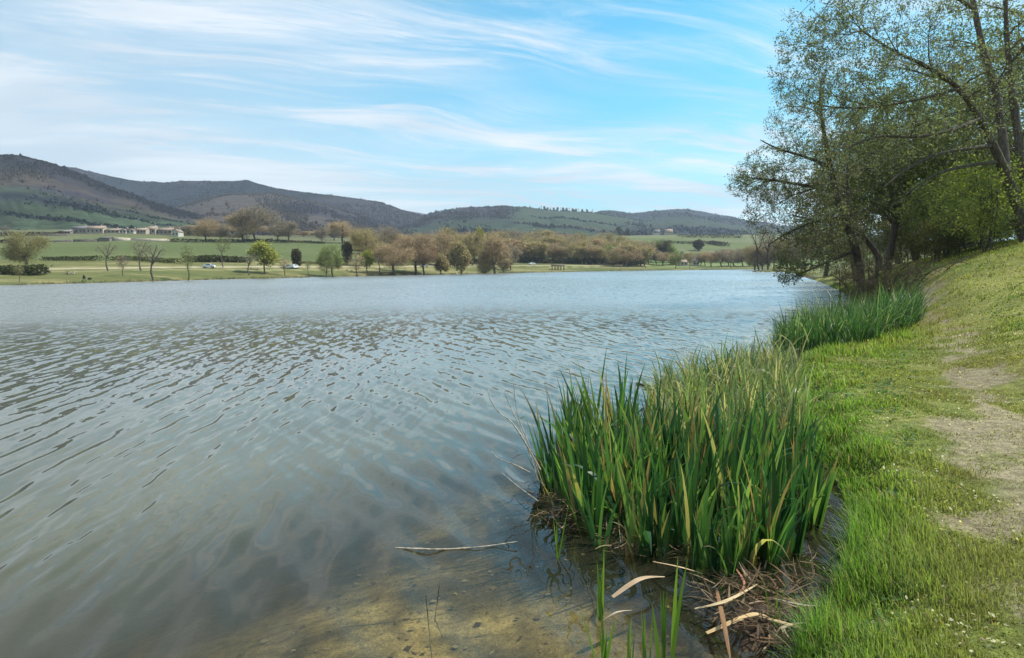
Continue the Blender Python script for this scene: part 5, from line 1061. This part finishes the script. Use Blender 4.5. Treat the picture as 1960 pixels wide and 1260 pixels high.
# ------------------------------------------------------------------ people and birds
def skinned(name, pts, edges, rad, mat, parent, sub=2):
    me = bpy.data.meshes.new(name); me.from_pydata(pts, edges, []); o = bpy.data.objects.new(name, me); S.collection.objects.link(o); me.materials.append(mat); o.parent = parent
    md = o.modifiers.new('skin', 'SKIN'); md.use_smooth_shade = True
    for i, r__ in enumerate(rad): me.skin_vertices[0].data[i].radius = (r__ if isinstance(r__, tuple) else (r__, r__)); me.skin_vertices[0].data[i].use_root = (i == 0)
    s = o.modifiers.new('sub', 'SUBSURF'); s.levels = sub; s.render_levels = sub; return o
CLO = plain('dark_cloth_mat', (.025, .027, .035), .9, .1, .3); LIT = plain('light_cloth_mat', (.62, .60, .55), .9, .1, .1); SKIN = plain('skin_mat', (.45, .28, .2), .6, .3, .1)
def person(loc, rz, label, pose='stand', cloth=None):
    r_ = empty('person', loc, label, 'person', None, rz)
    if pose == 'stand':
        pts = [(0, 0, .95), (0, 0, 1.15), (0, 0, 1.38), (0, 0, 1.48), (0, -.01, 1.60), (0, 0, 1.70), (-.18, 0, 1.38), (-.25, .02, 1.10), (-.24, -.08, .86), (-.24, -.10, .78), (.18, 0, 1.38), (.25, .02, 1.10), (.24, -.08, .86), (.24, -.10, .78),
               (-.10, 0, .88), (-.12, -.02, .48), (-.12, .03, .08), (-.12, -.12, .04), (.10, 0, .88), (.13, -.10, .48), (.13, .0, .08), (.13, -.15, .04)]
    else:
        pts = [(0, 0, .42), (0, .05, .65), (0, 0, .92), (0, -.02, 1.0), (0, -.05, 1.12), (0, -.04, 1.22), (-.18, 0, .90), (-.22, -.10, .66), (-.12, -.32, .60), (-.08, -.40, .60), (.18, 0, .90), (.22, -.10, .66), (.12, -.32, .60), (.08, -.40, .60),
               (-.10, -.05, .42), (-.13, -.46, .46), (-.13, -.50, .08), (-.13, -.62, .04), (.10, -.05, .42), (.13, -.46, .46), (.13, -.50, .08), (.13, -.62, .04)]
    ed = [(0, 1), (1, 2), (2, 3), (3, 4), (4, 5), (2, 6), (6, 7), (7, 8), (8, 9), (2, 10), (10, 11), (11, 12), (12, 13), (0, 14), (14, 15), (15, 16), (16, 17), (0, 18), (18, 19), (19, 20), (20, 21)]
    rad = [(.15, .11), (.14, .10), (.16, .10), .055, .095, .07, .06, .045, .035, .03, .06, .045, .035, .03, .09, .06, .04, .035, .09, .06, .04, .035]
    skinned('body', pts, ed, rad, cloth or CLO, r_); h_ = pts[5]
    cap = Mesh(); th = np.linspace(0, 2*np.pi, 12, endpoint=False); V = np.concatenate([np.stack([np.cos(th)*rr_*.105, np.sin(th)*rr_*.115, np.full(12, zz)], -1) for rr_, zz in ((1, 0), (1.02, .04), (.8, .09), (.3, .12))])+np.array([h_[0], h_[1], h_[2]-.03])
    i = np.arange(12); j = (i+1) % 12; cap.add(V, np.concatenate([np.stack([i+12*a, j+12*a, j+12*(a+1), i+12*(a+1)], -1) for a in range(3)])); cap.build('hair', TYRE, r_)
    return r_
b = P(1236, 516, 407); b[2] = gz(b[0], b[1]); person(b, .4, 'person in dark clothes standing on the open lawn at the water')
b = P(161, 541, 163); b[2] = gz(b[0], b[1]); person(b, .5, 'angler in dark clothes sitting low at the far left water edge', 'sit')
r_ = empty('folding_chair', b+np.array([0, .08, 0]), 'dark low folding chair under the seated angler', 'chair', rz=.5)
m_ = Mesh(); boxm(m_, -.27, .27, -.25, .25, .30, .335); m_.build('seat', CLO, r_, False); m_ = Mesh(); slab(m_, [(-.27, .262, .34), (.27, .262, .34), (.27, .40, .9), (-.27, .40, .9)], .03); m_.build('backrest', CLO, r_, False)
for sx_ in (-.25, .25):
    for sy_ in (-.22, .22): V, F = tubes(np.array([[(sx_, sy_, 0), (sx_, sy_, .298)]]), np.full((1, 2), .014), 6); mm = Mesh(); mm.add(V, F); mm.build('leg', TYRE, r_)
b2 = P(172, 539.5, 166); b2[2] = gz(b2[0], b2[1]); r_ = empty('tackle_bag', b2, 'dark tackle bag on the grass right of the angler', 'bag', rz=.3)
m_ = Mesh(); a = np.linspace(0, 2*np.pi, 14, endpoint=False); V = np.concatenate([np.stack([np.cos(a)*.45*k_, np.sin(a)*.25*k_, np.full(14, z_)], -1) for k_, z_ in ((.9, 0), (1, .1), (1, .3), (.85, .40), (.2, .43))]); i = np.arange(14); j = (i+1) % 14
m_.add(V, np.concatenate([np.stack([i+14*q_, j+14*q_, j+14*(q_+1), i+14*(q_+1)], -1) for q_ in range(4)])); m_.build('bag_body', CLO, r_)
V, F = tubes(np.array([[(-.3, 0, .38), (-.15, 0, .6), (.15, 0, .6), (.3, 0, .38)]]), np.full((1, 4), .02), 6); m_ = Mesh(); m_.add(V, F); m_.build('handle', TYRE, r_)
BIRD = plain('bird_mat', (.78, .78, .76), .8, .2, .05)
for i, (x, y, lb) in enumerate([(1165, 520.6, 'white water bird on the lake near the far shore, left one'), (1257, 519.2, 'white water bird on the lake below the standing person, right one'), (1044, 524.5, 'white water bird farthest left near the shelter')]):
    b = PZ(x, y, .03); r_ = empty('water_bird', b, lb, 'bird', 'white birds on the lake', rz=i*1.3)
    skinned('body', [(0, 0, .12), (.28, 0, .16), (.42, 0, .20), (-.22, 0, .14), (-.32, 0, .30), (-.33, 0, .50), (-.40, 0, .58), (-.52, 0, .56)], [(0, 1), (1, 2), (0, 3), (3, 4), (4, 5), (5, 6), (6, 7)], [(.18, .15), (.14, .12), .04, .12, .05, .04, .05, .02], BIRD, r_)
# white scrap in the grass
V = np.array([(0, 0, 0), (.05, 0, .01), (.055, .04, .03), (.0, .045, .012), (.02, .02, .045)])+PZ(1521, 752, .32); tag(mesh_np('paper_scrap', V, np.array([(0, 1, 4, 4), (1, 2, 4, 4), (2, 3, 4, 4), (3, 0, 4, 4)])[:, :3], BIRD, smooth=False), 'small crumpled white scrap in the grass behind the yellowing reeds', 'scrap')
# ------------------------------------------------------------------ the air between here and the far hills
def box_mesh(name, lo, hi, mat=None, parent=None):
    x0, y0, z0 = lo; x1, y1, z1 = hi
    V = [(x0, y0, z0), (x1, y0, z0), (x1, y1, z0), (x0, y1, z0), (x0, y0, z1), (x1, y0, z1), (x1, y1, z1), (x0, y1, z1)]
    F = [(0, 3, 2, 1), (4, 5, 6, 7), (0, 1, 5, 4), (1, 2, 6, 5), (2, 3, 7, 6), (3, 0, 4, 7)]
    return mesh_np(name, V, np.array(F), mat, parent, smooth=False)
m, k = mat_new('haze_mat'); pv = k.new('ShaderNodeVolumePrincipled'); pv.inputs['Color'].default_value = (.74, .86, 1.0, 1)
pv.inputs['Density'].default_value = .00012; pv.inputs['Anisotropy'].default_value = .2
o_ = k.new('ShaderNodeOutputMaterial'); k.l.new(pv.outputs[0], o_.inputs['Volume'])
hz_ = box_mesh('haze', (-7500, -7500, -60), (7500, 7500, 520), m); hz_['kind'] = 'stuff'
